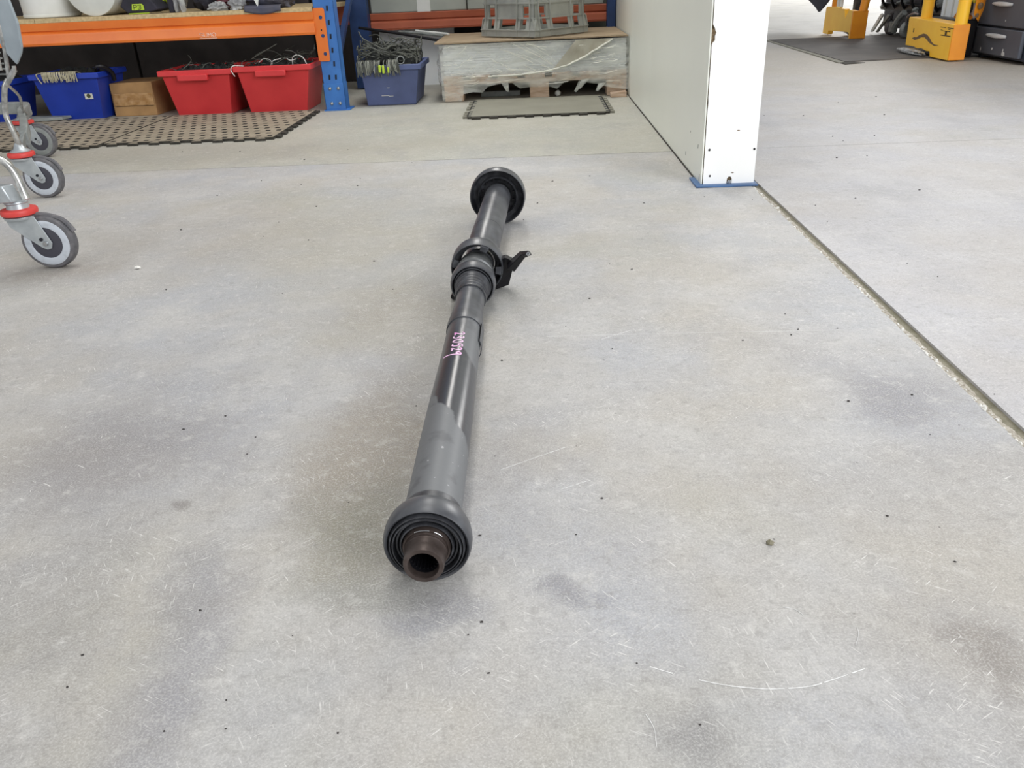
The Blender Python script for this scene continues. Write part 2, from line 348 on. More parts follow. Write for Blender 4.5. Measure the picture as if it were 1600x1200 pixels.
# ---------------------------------------------------------------- floor
JY, JX0, JX1 = 3.047, 0.651, 0.677
floor = MB().box(-8, 16, -3, 30, -0.08, -0.041).build('floor', M['crack']); floor['kind'] = 'structure'
lab(floor, 'worn grey concrete floor cut by a filled joint and a thin saw cut')
def slab(x0, x1, y0, y1, rag=None, mt='concrete'):
    m = MB(); pts = []
    def edge(x, ya, yb, amp, seed):
        n = int(abs(yb-ya)/0.008); out = []
        for i in range(n+1):
            y = ya+(yb-ya)*i/n
            k = noise.noise(Vector((y*26, seed, 0)))*0.6+noise.noise(Vector((y*90, seed, 3)))*0.5
            big = max(0, noise.noise(Vector((y*7, seed+9, 0)))-0.1)*1.5
            out.append((x-amp*abs(k)-amp*big, y, 0))
        return out
    if rag: poly = [(x0, y0, -0.0)]+edge(x1, y0, y1, 0.0045, 2.0)+[(x0, y1, 0)]
    else: poly = [(x0, y0, 0), (x1, y0, 0), (x1, y1, 0), (x0, y1, 0)]
    m.prism([(a, b, -0.04) for a, b, c in poly], (0, 0, 0.04))
    return m.build('floor_slab', M[mt], floor, smooth=False)
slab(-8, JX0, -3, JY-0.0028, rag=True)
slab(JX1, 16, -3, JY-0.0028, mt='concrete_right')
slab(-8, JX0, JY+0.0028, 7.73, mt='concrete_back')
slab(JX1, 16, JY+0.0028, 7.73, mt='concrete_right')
slab(-8, JX0, 7.744, 30); slab(JX1, 16, 7.744, 30, mt='concrete_far')  # far right slab is paler to paint the daylight on it
MB().box(JX0-0.03, JX1, -3, JY-.004, -0.040, -0.0046).build('joint_sealant', M['sealant'], floor, smooth=False)
m = MB(); vs = []; fs = []; ny = 520; nx = 7   # crumbled shoulder of the left slab
for j in range(ny+1):
    y = 0.75+1.72*j/ny; wd = .0150+.005*noise.noise(Vector((y*9, 3, 1)))+.003*noise.noise(Vector((y*50, 3, 1)))
    for i in range(nx+1):
        t = i/nx; x = JX0-.007+t*(wd+.007)
        vs.append((x, y, -.0008-.0040*t**2.2+.0013*noise.noise(Vector((x*320, y*320, 0)))*min(1, t*3)))
for j in range(ny):
    for i in range(nx): a = j*(nx+1)+i; fs.append((a, a+1, a+nx+2, a+nx+1))
m.add(vs, fs).build('joint_shoulder', M['crumble'], floor, smooth=False, kind='stuff')
# crumbs in the joint
m = MB(); random.seed(3)
for i in range(260):
    y = 0.7+random.random()**1.3*1.8; r = random.uniform(0.0012, 0.0034); x = JX0-0.002+abs(random.gauss(0, 0.0035))
    m.blob((x, y, -0.0036+r*0.6), r, r*random.uniform(.8, 1.6), r, 0.5, 3, i, 6, 4)
m.build('joint_crumbs', M['grit_w'], floor, kind='stuff')
# chalk arc and scratches
def ribbon(pts, w, z=0.0004):
    m = MB(); vs = []; n = len(pts)
    for i, p in enumerate(pts):
        a = Vector(pts[max(i-1, 0)]); b = Vector(pts[min(i+1, n-1)]); t = (b-a).normalized(); q = Vector((-t.y, t.x))*w*(0.35+0.65*abs(noise.noise(Vector((i*1.7, w*900, 0))))*2)/2
        vs += [(p[0]+q.x, p[1]+q.y, z), (p[0]-q.x, p[1]-q.y, z), (p[0]-q.x, p[1]-q.y, z-0.0003), (p[0]+q.x, p[1]+q.y, z-0.0003)]
    fs = []
    for i in range(n-1):
        a = 4*i; b = a+4
        for k in range(4): fs.append((a+k, a+(k+1) % 4, b+(k+1) % 4, b+k))
    return m.add(vs, fs)
def spline(P, n=10):
    P = [Vector(p) for p in P]; Q = []
    for i in range(len(P)-1):
        a = P[max(i-1, 0)]; b = P[i]; c = P[i+1]; d = P[min(i+2, len(P)-1)]
        for k in range(n):
            t = k/n; Q.append(0.5*((2*b)+(c-a)*t+(2*a-5*b+4*c-d)*t*t+(3*b-a-3*c+d)*t**3))
    return Q+[P[-1]]
m = MB()
arc = spline([(0.096, 0.576), (0.120, 0.566), (0.156, 0.554), (0.185, 0.5485), (0.21, 0.547), (0.24, 0.5495), (0.263, 0.557), (0.298, 0.570)], 9)
for a, b in ((0, 8), (14, 38), (39, 50), (51, 58), (59, 63)):
    r = ribbon(arc[a:b+1], 0.0014); m.add(r.v, r.f)
for (x0, y0, x1, y1) in ((0.245, 0.655, 0.262, 0.642), (0.01, 1.38, 0.55, 1.37), (-0.06, 0.93, 0.03, 0.985), (0.02, 0.88, 0.06, 0.90), (0.11, 1.36, 0.17, 1.40), (-0.30, 1.72, -0.26, 1.80), (0.09, 0.425+.06, 0.085, 0.46+.06), (0.30, .6, .31, .625)):
    r = ribbon(spline([(x0, y0), ((x0+x1)/2+0.003, (y0+y1)/2+0.002), (x1, y1)], 8), 0.0009); m.add(r.v, r.f)
tag(m.build('floor_scratches', M['chalk'], None, smooth=False), 'thin white arc and straight scratches on the concrete in the foreground', 'scratches', kind='stuff')
m = MB(); random.seed(11)
for i in range(110):
    t = random.random()**1.6
    y = 0.5+t*3.8; x = random.uniform(-0.62, 0.62)*(0.5+y*0.55); r = random.uniform(0.0006, 0.0013)*(0.7+y*0.45)
    if abs(x-JX0) < 0.03 or (y > 3.5 and x < .4) or (0.47 < x < 0.68 and y > 2.4): continue
    m.blob((x, y, r*0.4), r*random.uniform(1, 2), r, r*0.7, 0.5, 3, i, 6, 4, zmin=0.0)
tag(m.build('floor_grit', M['grit'], None), 'scattered dark grit specks across the open floor', 'grit', kind='stuff')
tag(MB().blob((-0.977, 1.864, 0.003), 0.008, 0.005, 0.003, 0.6, 4, 3, 10, 6, zmin=0).build('plaster_chip', M['grit_w'], None), 'tiny white chip on the floor right of the front trolley wheel', 'debris')
tag(MB().blob((0.258, 0.760, 0.002), 0.004, 0.0036, 0.003, 0.6, 4, 5, 10, 6, zmin=0).build('pebble', M['sealant'], None), 'small olive pebble on the open floor right of the shaft', 'debris')

# ---------------------------------------------------------------- walls
wb = MB().box(-8, 0.6, 5.86, 6.0, 0, 3.2).build('wall_back', M['back_wall']); wb['kind'] = 'structure'; lab(wb, 'grey-green back wall behind the racking')
for i, x in enumerate((-3.88, -2.66, -1.44)):
    MB().box(x, x+1.205, 5.80, 5.858, 0.0, 1.1).build('cladding_panel', M['dark_wall'], wb, bevel=0.004)
wf = MB().box(0.7, 16, 26, 26.2, 0, 4).build('wall_far', M['pale_wall']); wf['kind'] = 'structure'; lab(wf, 'pale wall at the far end of the hall')
# partition with end face towards the camera
X0, X1, Y0, Y1, H = 0.500, 0.660, 2.500, 5.85, 2.4
pw = MB().box(X0+0.004, X1-0.004, Y0+0.006, Y1, 0.004, H).build('wall_right', M['chip']); pw['kind'] = 'structure'
lab(pw, 'white partition wall standing on a blue floor plate')
for a, b in ((Y0+0.001, 3.70), (3.702, 4.50), (4.502, Y1)):
    MB().box(X0, X0+0.0035, a, b, 0.004, H).build('side_sheet', M['cream_wall'], pw, smooth=False)
MB().box(X1-0.0035, X1, Y0+0.001, Y1, 0.004, H).build('side_sheet', M['white_wall'], pw, smooth=False)
# end board with a chipped left edge
pts = []
n = 150
for i in range(n+1):
    z = 0.006+(H-0.006)*i/n*0.35 if i < n else H
    z = 0.006+0.80*i/n
    e = 0.5062+0.0010*noise.noise(Vector((z*60, 0, 0)))+0.0012*max(0, noise.noise(Vector((z*23, 4, 0))))
    if 0.402 < z < 0.452: e += 0.009*math.sin(PI*(z-0.402)/0.05)**0.6*(1+0.8*noise.noise(Vector((z*110, 1, 0))))
    pts.append((e, Y0-0.001, z))
pts.append((0.5062, Y0-0.001, H))
poly = [(X1, Y0-0.001, H), (X1, Y0-0.001, 0.006)]
# notch for the floor bolt
poly += [(0.593, Y0-0.001, 0.006), (0.593, Y0-0.001, 0.020), (0.589, Y0-0.001, 0.026), (0.582, Y0-0.001, 0.026), (0.578, Y0-0.001, 0.020), (0.578, Y0-0.001, 0.006)]
MB().prism((poly+pts), (0, 0.007, 0)).build('end_board', M['white_wall'], pw, smooth=False)
for x, z, r in ((0.519, 0.108, .0032), (0.653, 0.106, .0030), (0.526, 0.030, .0028)):
    m = MB(); m.lathe([(0, r*1.2), (0.0015, r), (0.002, 0.0001)], (x, Y0-0.001, z), (0, -1, 0), 12); m.build('screw', M['blackm'], pw)
for x, z in ((0.602, 0.162), (0.594, 0.038)):
    MB().blob((x, Y0-0.001, z), 0.004, 0.0008, 0.0015, .5, 3, 2, 10, 6).build('scuff', M['rust'], pw)
for y, z, rz in ((2.72, 0.125, .003), (2.575, 0.105, .006), (2.78, 0.045, .006), (2.53, 0.02, .010)):
    MB().box(X0-0.0008, X0, y-0.0015, y+0.0015, z-rz, z+rz).build('scuff', M['blackm'], pw)
m = MB(); m.lathe([(0, .0062), (0.006, .0062), (0.006, .0045), (0.010, .0045), (0.010, 0.0001)], (0.5855, Y0-0.0035, 0.007), (0, 0, 1), 6); m.build('floor_bolt', M['bright'], pw, ang=20)
m = MB(); m.box(0.482, 0.668, 2.474, 2.560, 0.0, 0.006).box(0.482, 0.499, 2.56, 2.60, 0.0, 0.006)
m.build('floor_plate', M['blue_plate'], pw, bevel=0.0015)
MB().box(0.4965, 0.4995, 2.60, 4.5, 0.0, 0.0035).build('floor_track', M['mat_edge'], pw, smooth=False)

# ---------------------------------------------------------------- driveshaft
D = thing('driveshaft', 'long black two-piece vehicle driveshaft with a pink number lying on the open floor', 'driveshaft', (-0.130, 0.70, 0))
ZA = 0.0492
def ax(y): return Vector((-0.1305-0.004*(y-0.70)/0.9, y, ZA))
def seg(name, m, prof, n=48, cap=(False, False), ang=30, lb=None, p0=None, d=None, par=None, a0=0.0, a1=2*PI):
    base = p0 or ax(0); dd = d or (ax(1)-ax(0))
    o = MB().lathe(prof, base, dd, n, cap, a0, a1).build(name, m, par or D, ang=ang)
    if lb: lab(o, lb)
    return o
tube = seg('front_tube', M['shaft'], [(0.742, .030), (0.742, .0335), (0.80, .0332), (0.90, .0335), (1.0, .0330), (1.12, .0312), (1.30, .0298), (1.312, .0298), (1.313, .0278), (1.325, .0275)], 56, lb='satin black tube, dusty near the camera end')
seg('neck_sleeve', M['rubber'], [(1.292, .0302), (1.292, .0318), (1.296, .0322), (1.312, .0322), (1.325, .0316), (1.372, .0288), (1.40, .0276), (1.46, .0272), (1.468, .0262)], 48, (True, True), lb='grey tapered sleeve')
# overlapping tab of the sleeve on the right flank
seg('sleeve_tab', M['rubber'], [(1.228, .0318), (1.228, .0334), (1.24, .0337), (1.30, .0337), (1.30, .0318)], 10, a0=-0.55, a1=0.42)
# near end: boot, rings, stub
seg('boot_collar', M['rubber2'], [(0.762, .0300), (0.762, .0346), (0.757, .0352), (0.735, .0356), (0.730, .034)], 48, lb='thin rubber collar')
seg('joint_cover', M['rubber'], [(0.738, .033), (0.742, .0400), (0.738, .0445), (0.729, .0478), (0.720, .0491), (0.711, .0488), (0.705, .0476), (0.703, .0462), (0.705, .0440), (0.710, .0425), (0.716, .0415)], 64, lb='round black joint cover ring')
seg('boot_fold', M['rubber2'], [(0.720, .0425), (0.706, .0422), (0.7015, .0412), (0.7015, .0400), (0.706, .0392), (0.716, .0390)], 56)
seg('boot_fold', M['rubber2'], [(0.716, .0390), (0.7045, .0388), (0.7005, .0379), (0.7005, .0366), (0.705, .0358), (0.716, .0355)], 56)
seg('boot_fold', M['rubber2'], [(0.716, .0355), (0.710, .0352), (0.7065, .0342), (0.7065, .0322), (0.710, .0312), (0.716, .0308)], 56)
seg('boot_fold', M['rubber2'], [(0.716, .0308), (0.7065, .0304), (0.7035, .0294), (0.7035, .0278), (0.707, .0268), (0.716, .0262)], 56)
seg('boot_clamp', M['steel_dull'], [(0.712, .0262), (0.700, .0262), (0.6985, .0256), (0.6985, .0240), (0.700, .0236)], 48, lb='steel clamp ring with a worn bright rim')
seg('stub', M['steel_dull'], [(0.716, .0240), (0.698, .0236), (0.6965, .0228), (0.695, .0226), (0.6935, .0232), (0.6920, .0224), (0.682, .0222), (0.674, .0220), (0.6715, .0212), (0.6715, .0168), (0.674, .0160), (0.684, .0156)], 48, lb='brown steel output stub with an open bore')
seg('bore', M['bore'], [(0.680, .0157), (0.700, .0150), (0.712, .0146), (0.712, .0001)], 32)
m = MB()
for k in range(22):   # splines inside the bore
    a = 2*PI*k/22; c = ax(0.69)+Vector((math.cos(a)*0.0149, 0, math.sin(a)*0.0149)); m.box(c.x-.0006, c.x+.0006, 0.685, 0.710, c.z-.0006, c.z+.0006)
m.build('bore_splines', M['blackm'], D, kind='stuff')
# bright worn nicks on the clamp
for a0_, a1_ in ((0.75, 1.15), (1.35, 2.0)):
    seg('worn_nick', M['bright'], [(0.6983, .0250), (0.6981, .0256), (0.6984, .0260)], 14, a0=a0_, a1=a1_)
# middle: boots and centre bearing
BX = Vector((-0.1350, 1.66, ZA+0.002))
rib = [(1.458, .0264), (1.458, .0298), (1.463, .0308), (1.468, .0298)]
for k in range(5):
    t = 1.470+k*.0115; r = .0302+k*.0010; rib += [(t, r-.0014), (t+.003, r+.0008), (t+.007, r+.0010), (t+.0095, r-.0014)]
rib += [(1.545, .033)]
seg('small_boot', M['rubber2'], rib, 48, lb='ribbed rubber boot')
seg('slip_cover', M['rubber'], [(1.545, .0330), (1.533, .0348), (1.528, .0358), (1.528, .0372), (1.534, .0380), (1.538, .0386), (1.532, .0396), (1.527, .0408), (1.527, .0424), (1.531, .0442), (1.539, .0456), (1.549, .0460), (1.558, .0450), (1.563, .0428), (1.566, .0395), (1.572, .0375), (1.586, .0368)], 60, lb='stepped cup cover of the centre joint')
seg('bearing_ring', M['grey_steel'], [(1.584, .0368), (1.586, .0400), (1.592, .0408), (1.604, .0402), (1.606, .0378), (1.618, .0372), (1.636, .0372)], 48, lb='dull steel bearing ring')
# carrier: open dish with outer rim, tabs
CY = 1.640
seg('bearing_carrier', M['rubber'], [(CY-.026, .0515), (CY-.028, .0530), (CY-.024, .0548), (CY+.012, .0552), (CY+.020, .0540), (CY+.022, .050), (CY+.018, .036), (CY+.014, .036), (CY+.014, .0480), (CY+.008, .0512), (CY-.026, .0515)], 64, p0=Vector((-0.1305, 0, 0.0565)), d=(0, 1, 0), lb='round black centre bearing carrier')
for a, wd in ((1.18, .36), (-0.1, .36), (2.85, .36), (-1.3, .36), (4.1, .36)):
    seg('carrier_tab', M['rubber'], [(CY-.026, .0522), (CY-.030, .0500), (CY-.028, .0400), (CY-.012, .0370), (CY+.012, .0400), (CY+.012, .0512)], 5, p0=Vector((-0.1305, 0, 0.0565)), d=(0, 1, 0), a0=a-wd/2, a1=a+wd/2)
# bracket arms
bk = MB()
bk.prism([(-0.084, 1.636, 0.004), (-0.095, 1.636, 0.001), (-0.066, 1.632, 0.012), (-0.056, 1.626, 0.050), (-0.050, 1.618, 0.066), (-0.070, 1.622, 0.076), (-0.082, 1.63, 0.070)][1:], (0.0, 0.024, 0))
bk.build('bracket', M['blackm'], D, bevel=0.0015, smooth=False)
m = MB(); m.hexa([(-0.068, 1.606, 0.056), (-0.052, 1.606, 0.050), (-0.050, 1.630, 0.050), (-0.068, 1.640, 0.060)], [(-0.036, 1.570, 0.098), (-0.028, 1.574, 0.090), (-0.030, 1.592, 0.092), (-0.038, 1.592, 0.100)])
m.hexa([(-0.0365, 1.571, 0.097), (-0.0285, 1.574, 0.0895), (-0.0305, 1.591, 0.0915), (-0.0385, 1.591, 0.099)], [(-0.021, 1.550, 0.107), (-0.014, 1.553, 0.102), (-0.016, 1.566, 0.103), (-0.022, 1.566, 0.108)])
arm = m.build('bracket_arm', M['blackm'], D, bevel=0.0015, smooth=False)
MB().lathe([(0, .0035), (0.004, .0035), (0.004, .0018), (0.0, .0018)], (-0.021, 1.552, 0.104), (-0.3, -0.8, 0.6), 14).build('arm_eye', M['bright'], arm)
m = MB(); m.prism([(-0.158, 1.612, 0.026), (-0.170, 1.608, 0.010), (-0.182, 1.585, 0.006), (-0.182, 1.585, 0.014), (-0.170, 1.605, 0.022), (-0.158, 1.612, 0.036)], (0, 0.016, 0)); m.build('bracket_foot', M['blackm'], D, smooth=False)
MB().cyl((-0.180, 1.579, 0.009), (-0.180, 1.590, 0.009), 0.006, n=10).build('foot_bolt', M['blackm'], D)
# rear tube rising to the flange
R0 = Vector((-0.1290, 1.640, 0.0560)); R1 = Vector((-0.1060, 2.170, 0.0745)); RD = (R1-R0).normalized()
rt = seg('rear_tube', M['rubber'], [(0.0, .0325), (0.100, .0325), (0.118, .0335), (0.128, .0356), (0.31, .0352), (0.470, .0345), (0.476, .0348), (0.520, .0340)], 48, (True, True), p0=R0, d=RD, lb='dark grey rear tube')
seg('tube_scuff_band', M['rubber2'], [(0.205, .0354), (0.206, .0358), (0.208, .0358), (0.209, .0354)], 40, p0=R0, d=RD)
fo = R1-RD*0.010
seg('rear_flange', M['rubber'], [(-0.016, .0705), (-0.018, .0722), (-0.014, .0738), (0.006, .0744), (0.018, .0738), (0.026, .0712), (0.029, .0680), (0.029, .001)], 72, p0=fo, d=RD, lb='round rear flange with a pale rim')
seg('flange_dish', M['rubber2'], [(-0.016, .0705), (-0.004, .0690), (0.006, .0640), (0.010, .0560), (0.010, .0535), (-0.006, .0525), (-0.012, .0510), (-0.008, .0492), (0.010, .0480), (0.014, .040), (0.014, .034)], 72, p0=fo, d=RD)
for k in range(12):
    a = 2*PI*k/12+0.2; u = RD.cross(Vector((0, 0, 1))).normalized(); v = u.cross(RD); c = fo+RD*0.012+(u*math.cos(a)+v*math.sin(a))*0.0425
    MB().cyl(c, c-RD*0.006, 0.0032, n=8).build('flange_bolt', M['blackm'], D)
# number written along the tube, hand-drawn strokes wrapped on the cylinder
def radius_at(y): return 0.0330+(0.0312-0.0330)*(y-1.0)/0.12 if y < 1.12 else 0.0312+(0.0298-0.0312)*(y-1.12)/0.18
strokes = {'2': [(0.05, .78), (0.3, 1), (0.62, .85), (.55, .5), (0.1, .02), (.4, .1), (0.75, .05)], '3': [(0.1, .95), (.5, 1), (.62, .75), (.35, .55), (.65, .35), (.45, .02), (.05, .0)],
           '0': [(.4, 1), (.08, .7), (.1, .25), (.4, .0), (.7, .3), (.7, .75), (.4, 1)], '5': [(.75, 1), (.2, .95), (.18, .6), (.5, .65), (.68, .35), (.45, .02), (.05, .05)],
           '9': [(.68, .75), (.4, .55), (.12, .75), (.3, 1), (.62, .98), (.68, .6), (.62, .1), (.45, -.75)]}
m = MB(); yy = 1.226
for ch in '230529':
    sp_ = spline([(a, b) for a, b in strokes[ch]], 7)
    L, Wd = [], 0.00095
    for i, (a, b) in enumerate(sp_):
        y = yy-a*0.0150; s_ = -0.0095+b*0.0165; r = radius_at(y)
        L.append((y, s_/r, r))
    vs = []; fs = []
    for i in range(len(L)):
        p = L[max(i-1, 0)]; q = L[min(i+1, len(L)-1)]; ty, ts = q[0]-p[0], (q[1]-p[1])*L[i][2]; ln = math.hypot(ty, ts) or 1
        ny, ns = -ts/ln*Wd, ty/ln*Wd
        for sgn in (1, -1):
            y = L[i][0]+sgn*ny; th = L[i][1]+sgn*ns/L[i][2]; r = L[i][2]
            for dr in (0.0006, 0.0001):
                c = ax(y); vs.append((c.x+math.sin(th)*(r+dr), y, c.z+math.cos(th)*(r+dr)))
    for i in range(len(L)-1):
        a = 4*i; b = a+4; fs += [(a, b, b+2, a+2), (a+1, a+3, b+3, b+1), (a, a+1, b+1, b), (a+2, b+2, b+3, a+3)]
    m.add(vs, fs); yy -= 0.0158
lab(m.build('marker_number', M['pink'], D), 'handwritten pink number 230529')

# ---------------------------------------------------------------- shopping trolleys
def caster(root, x, y, muddy=False):
    """swivel caster: swivel axis at x-0.055, wheel hub at x, wheel plane along X"""
    r = 0.0655; ty = M['tyre']
    cf = x-0.053
    fr = MB(); fr.lathe([(0, .030), (0.0, .036), (0.006, .038), (0.008, .030)], (cf, y, 0.126), (0, 0, 1), 28, (True, True))
    for sy in (-1, 1):
        yy = y+sy*0.0185
        fr.prism([(cf-.030, yy-.0012, .132), (cf+.043, yy-.0012, .132), (x+.016, yy-.0012, .066), (x+.011, yy-.0012, .053), (x, yy-.0012, .050), (x-.012, yy-.0012, .056), (cf-.022, yy-.0012, .108)], (0, .0024, 0))
    fork = fr.build('caster_fork', M['zinc'], root, bevel=.0006)
    g_ = MB().tube([(cf+.020, y, .128), (cf+.052, y, .132), (x+.045, y, .118), (x+.066, y, .088)], 0.0065, 8, 4).build('fender', M['tyre'], fork)
    MB().lathe([(0, .036), (0.002, .0405), (0.010, .0415), (0.014, .0395), (0.016, .033)], (cf, y, 0.1345), (0, 0, 1), 32, (True, True)).build('swivel_ring', M['red_ring'], fork)
    MB().lathe([(0, .0042), (0.003, .0042), (0.003, .0001)], (x-.012+.004, y-.0197, 0.076), (0, -1, 0), 12).build('fork_hole', M['slot'], fork)
    wh = MB().lathe([(-.0135, .050), (-.0150, .056), (-.0130, .0620), (-.008, .0650), (0, r), (.008, .0650), (.0130, .0620), (.0150, .056), (.0135, .050)], (x, y, r), (0, 1, 0), 48).build('wheel', ty, root)
    MB().lathe([(-.0125, .036), (-.0160, .0385), (-.0165, .0520), (-.0140, .0565), (.0140, .0565), (.0165, .0520), (.0160, .0385), (.0125, .036)], (x, y, r), (0, 1, 0), 48).build('rim_disc', M['wheel_rim'] if not muddy else M['galv'], wh)
    MB().lathe([(-.0150, .0001), (-.0155, .034), (-.0140, .0390), (.0140, .0390), (.0155, .034), (.0150, .0001)], (x, y, r), (0, 1, 0), 40).build('hub_disc', M['wheel_hub'], wh)
    MB().lathe([(-.024, .0001), (-.024, .0055), (-.019, .0065), (.019, .0065), (.024, .0055), (.024, .0001)], (x, y, r), (0, 1, 0), 10).build('axle_bolt', M['bright'], fork)
    return cf
# near trolley, only its right front corner is in view
T1 = thing('shopping_trolley', 'nearest chrome shopping trolley corner at the left edge, whose wheel stands closest to the camera', 'trolley', (-1.25, 1.9, 0))
cf = caster(T1, -1.194, 1.9)
MB().cyl((cf, 1.9, .148), (cf, 1.9, .168), .026, .022, 20).build('swivel_stem', M['zinc'], T1)
m = MB(); m.hexa([(-1.70, 1.870, .168), (-1.238, 1.870, .168), (-1.228, 1.90, .168), (-1.70, 1.93, .168)], [(-1.70, 1.870, .208), (-1.252, 1.870, .208), (-1.240, 1.90, .208), (-1.70, 1.93, .208)])
m.lathe([(0, .026), (0.006, .028), (0.010, .022)], (cf-.002, 1.902, .160), (0, 0, 1), 20, (True, True))
m.build('chassis_block', M['zinc'], T1, bevel=.003)
MB().tube([(-1.62, 1.90, .276), (-1.36, 1.90, .276), (-1.275, 1.90, .272), (-1.244, 1.90, .256), (-1.228, 1.90, .225), (-1.214, 1.89, .172)], .0085, 10, 5).build('frame_tube', M['chrome'], T1)
for x in (-1.70, -1.68):
    pass
caster(T1, -1.68, 1.5)   # the other front wheel, out of frame to the left
MB().box(-1.742, -1.715, 1.48, 1.95, .15, .20).build('chassis_rail', M['zinc'], T1, bevel=.003)
MB().cyl((-1.733, 1.5, .146), (-1.733, 1.5, .16), .026, .022, 20).build('swivel_stem', M['zinc'], T1)
# far trolley: two wheels, basket corner
T2 = thing('shopping_trolley', 'second chrome shopping trolley, behind the nearest, with blue-grey panel and two wheels in view', 'trolley', (-1.69, 2.67, 0))
cf2 = caster(T2, -1.633, 2.67); cf3 = caster(T2, -2.058, 3.42, muddy=True)
for cx, cy in ((cf2, 2.67), (cf3, 3.42)):
    MB().lathe([(0, .030), (0.004, .032), (0.012, .018), (0.03, .010)], (cx, cy, .149), (0, 0, 1), 20, (True, True)).build('swivel_stem', M['zinc'], T2)
MB().tube([(cf2+.004, 2.67, .165), (-1.682, 2.66, .215), (-1.690, 2.66, .265), (-1.683, 2.66, .300), (-1.666, 2.66, .350), (-1.652, 2.665, .372)], .0085, 10, 5).build('leg_tube', M['chrome'], T2)
m = MB(); m.tube([(-1.652, 2.665, .368), (-1.635, 2.665, .385), (-1.622, 2.665, .400)], .009, 8, 3).tube([(-1.67, 2.66, .352), (-1.645, 2.655, .365), (-1.618, 2.655, .398), (-1.614, 2.655, .412)], .006, 8, 3)
m.build('tube_bend', M['chrome'], T2)
MB().tube([(-1.648, 2.665, .372), (-1.638, 2.665, .43), (-1.628, 2.665, .50), (-1.620, 2.665, .60), (-1.61, 2.665, .85)], .0065, 8, 3).build('basket_rod', M['chrome'], T2)
MB().tube([(-1.668, 2.67, .40), (-1.660, 2.67, .48), (-1.655, 2.67, .60), (-1.65, 2.67, .85)], .0045, 8, 3).build('basket_rod', M['chrome'], T2)
MB().tube([(-1.660, 2.668, .356), (-1.75, 2.86, .300), (-1.87, 3.05, .240), (-1.950, 3.20, .200)], .0045, 8, 3).build('brace_rod', M['chrome'], T2)
# blue-grey corner panel
m = MB(); fr_ = [(-1.80, .66), (-1.558, .66), (-1.566, .595), (-1.558, .53), (-1.568, .465), (-1.578, .446), (-1.606, .415), (-1.640, .46), (-1.665, .56), (-1.80, .60)]
m.prism([(x, 2.645+(x+1.56)*-0.25, z) for x, z in fr_], (0, .012, 0)); m.build('basket_panel', M['grey_panel'], T2, bevel=.003, smooth=False)
# wire basket bottom
for k in range(7):
    z = .385+.016*k
    MB().tube([(-2.2, 2.72+.001*k, z+.004), (-1.9, 2.72, z+.002), (-1.672, 2.70, z)], .0028, 6, 2).build('basket_wire', M['galv'], T2)
for k in range(6):
    x = -1.72-.07*k
    MB().tube([(x, 2.725, .375), (x, 2.725, .50), (x, 2.725, .62)], .0026, 6, 1).build('basket_wire', M['galv'], T2)
# chassis: side rail to the rear corner, cross rail behind
m = MB()
pth = [(-2.70, 3.42, .200), (-2.25, 3.42, .200), (-2.10, 3.41, .200), (-2.045, 3.37, .200), (-1.98, 3.22, .198), (-1.86, 3.02, .194), (-1.79, 2.90, .185), (-1.765, 2.84, .165)]
P_ = spline(pth, 5); vs = []; fs = []
for i, p in enumerate(P_):
    a = P_[max(i-1, 0)]; b = P_[min(i+1, len(P_)-1)]; d = (b-a).normalized(); u = d.cross(Vector((0, 0, 1))).normalized()
    for q, zz in ((-.013, -.024), (.013, -.024), (.013, .022), (-.013, .022)): vs.append(p+u*q+Vector((0, 0, zz)))
for i in range(len(P_)-1):
    for k in range(4): fs.append((4*i+k, 4*i+(k+1) % 4, 4*i+4+(k+1) % 4, 4*i+4+k))
fs += [(3, 2, 1, 0), tuple(range(4*len(P_)-4, 4*len(P_)))]
m.add(vs, fs).build('chassis_rail', M['galv'], T2, bevel=.004)
MB().hexa([(-1.785, 2.86, .10+.03), (-1.745, 2.80, .13), (-1.70, 2.70, .150), (-1.72, 2.70, .150)], [(-1.790, 2.88, .190), (-1.750, 2.83, .190), (-1.70, 2.71, .162), (-1.72, 2.71, .162)]).build('corner_gusset', M['galv'], T2, bevel=.003)

# ---------------------------------------------------------------- pallet racking
def upright(name_parent, x0, x1, y0, y1, mt, z1=2.3, front=True):
    m = MB(); m.box(x0, x1, y0, y0+.0025, 0.008, z1); m.box(x0, x0+.0025, y0, y1, .008, z1); m.box(x1-.0025, x1, y0, y1, .008, z1)
    u = m.build('upright', mt, name_parent, bevel=.0008)
    return u
rack = thing('pallet_rack', 'blue and orange pallet rack bay with a particle board shelf, left half of the picture', 'rack', (-2.3, 4.9, 0))
ux0, ux1 = -1.099, -0.996
u = upright(rack, ux0, ux1, 4.45, 4.53, M['blue'])
for zz in (.10, .165, .230, .295, .360, .425, .49, .555, .62):
    for xx in ((-1.064), (-1.030)):
        if -1.07 < xx < -1.05 and zz > .22 and zz < .51: continue
        MB().hexa([(xx-.005, 4.4485, zz-.012), (xx+.004, 4.4485, zz-.012), (xx+.004, 4.4505, zz-.012), (xx-.005, 4.4505, zz-.012)], [(xx-.003, 4.4485, zz+.012), (xx+.006, 4.4485, zz+.012), (xx+.006, 4.4505, zz+.012), (xx-.003, 4.4505, zz+.012)]).build('slot', M['slot'], u)
m = MB(); m.box(ux0-.003, ux1+.003, 4.446, 4.449, .006, .135).box(ux0-.003, ux0, 4.446, 4.53, .006, .135).box(ux1, ux1+.003, 4.446, 4.53, .006, .135)
ft = m.build('foot_sleeve', M['blue'], rack, bevel=.0008)
for xx in (-1.068, -1.024):
    for zz in (.036, .110):
        MB().lathe([(0, .009), (.003, .0085), (.006, .006), (.008, .0001)], (xx, 4.446, zz), (0, -1, 0), 14).build('bolt', M['bolt'], ft)
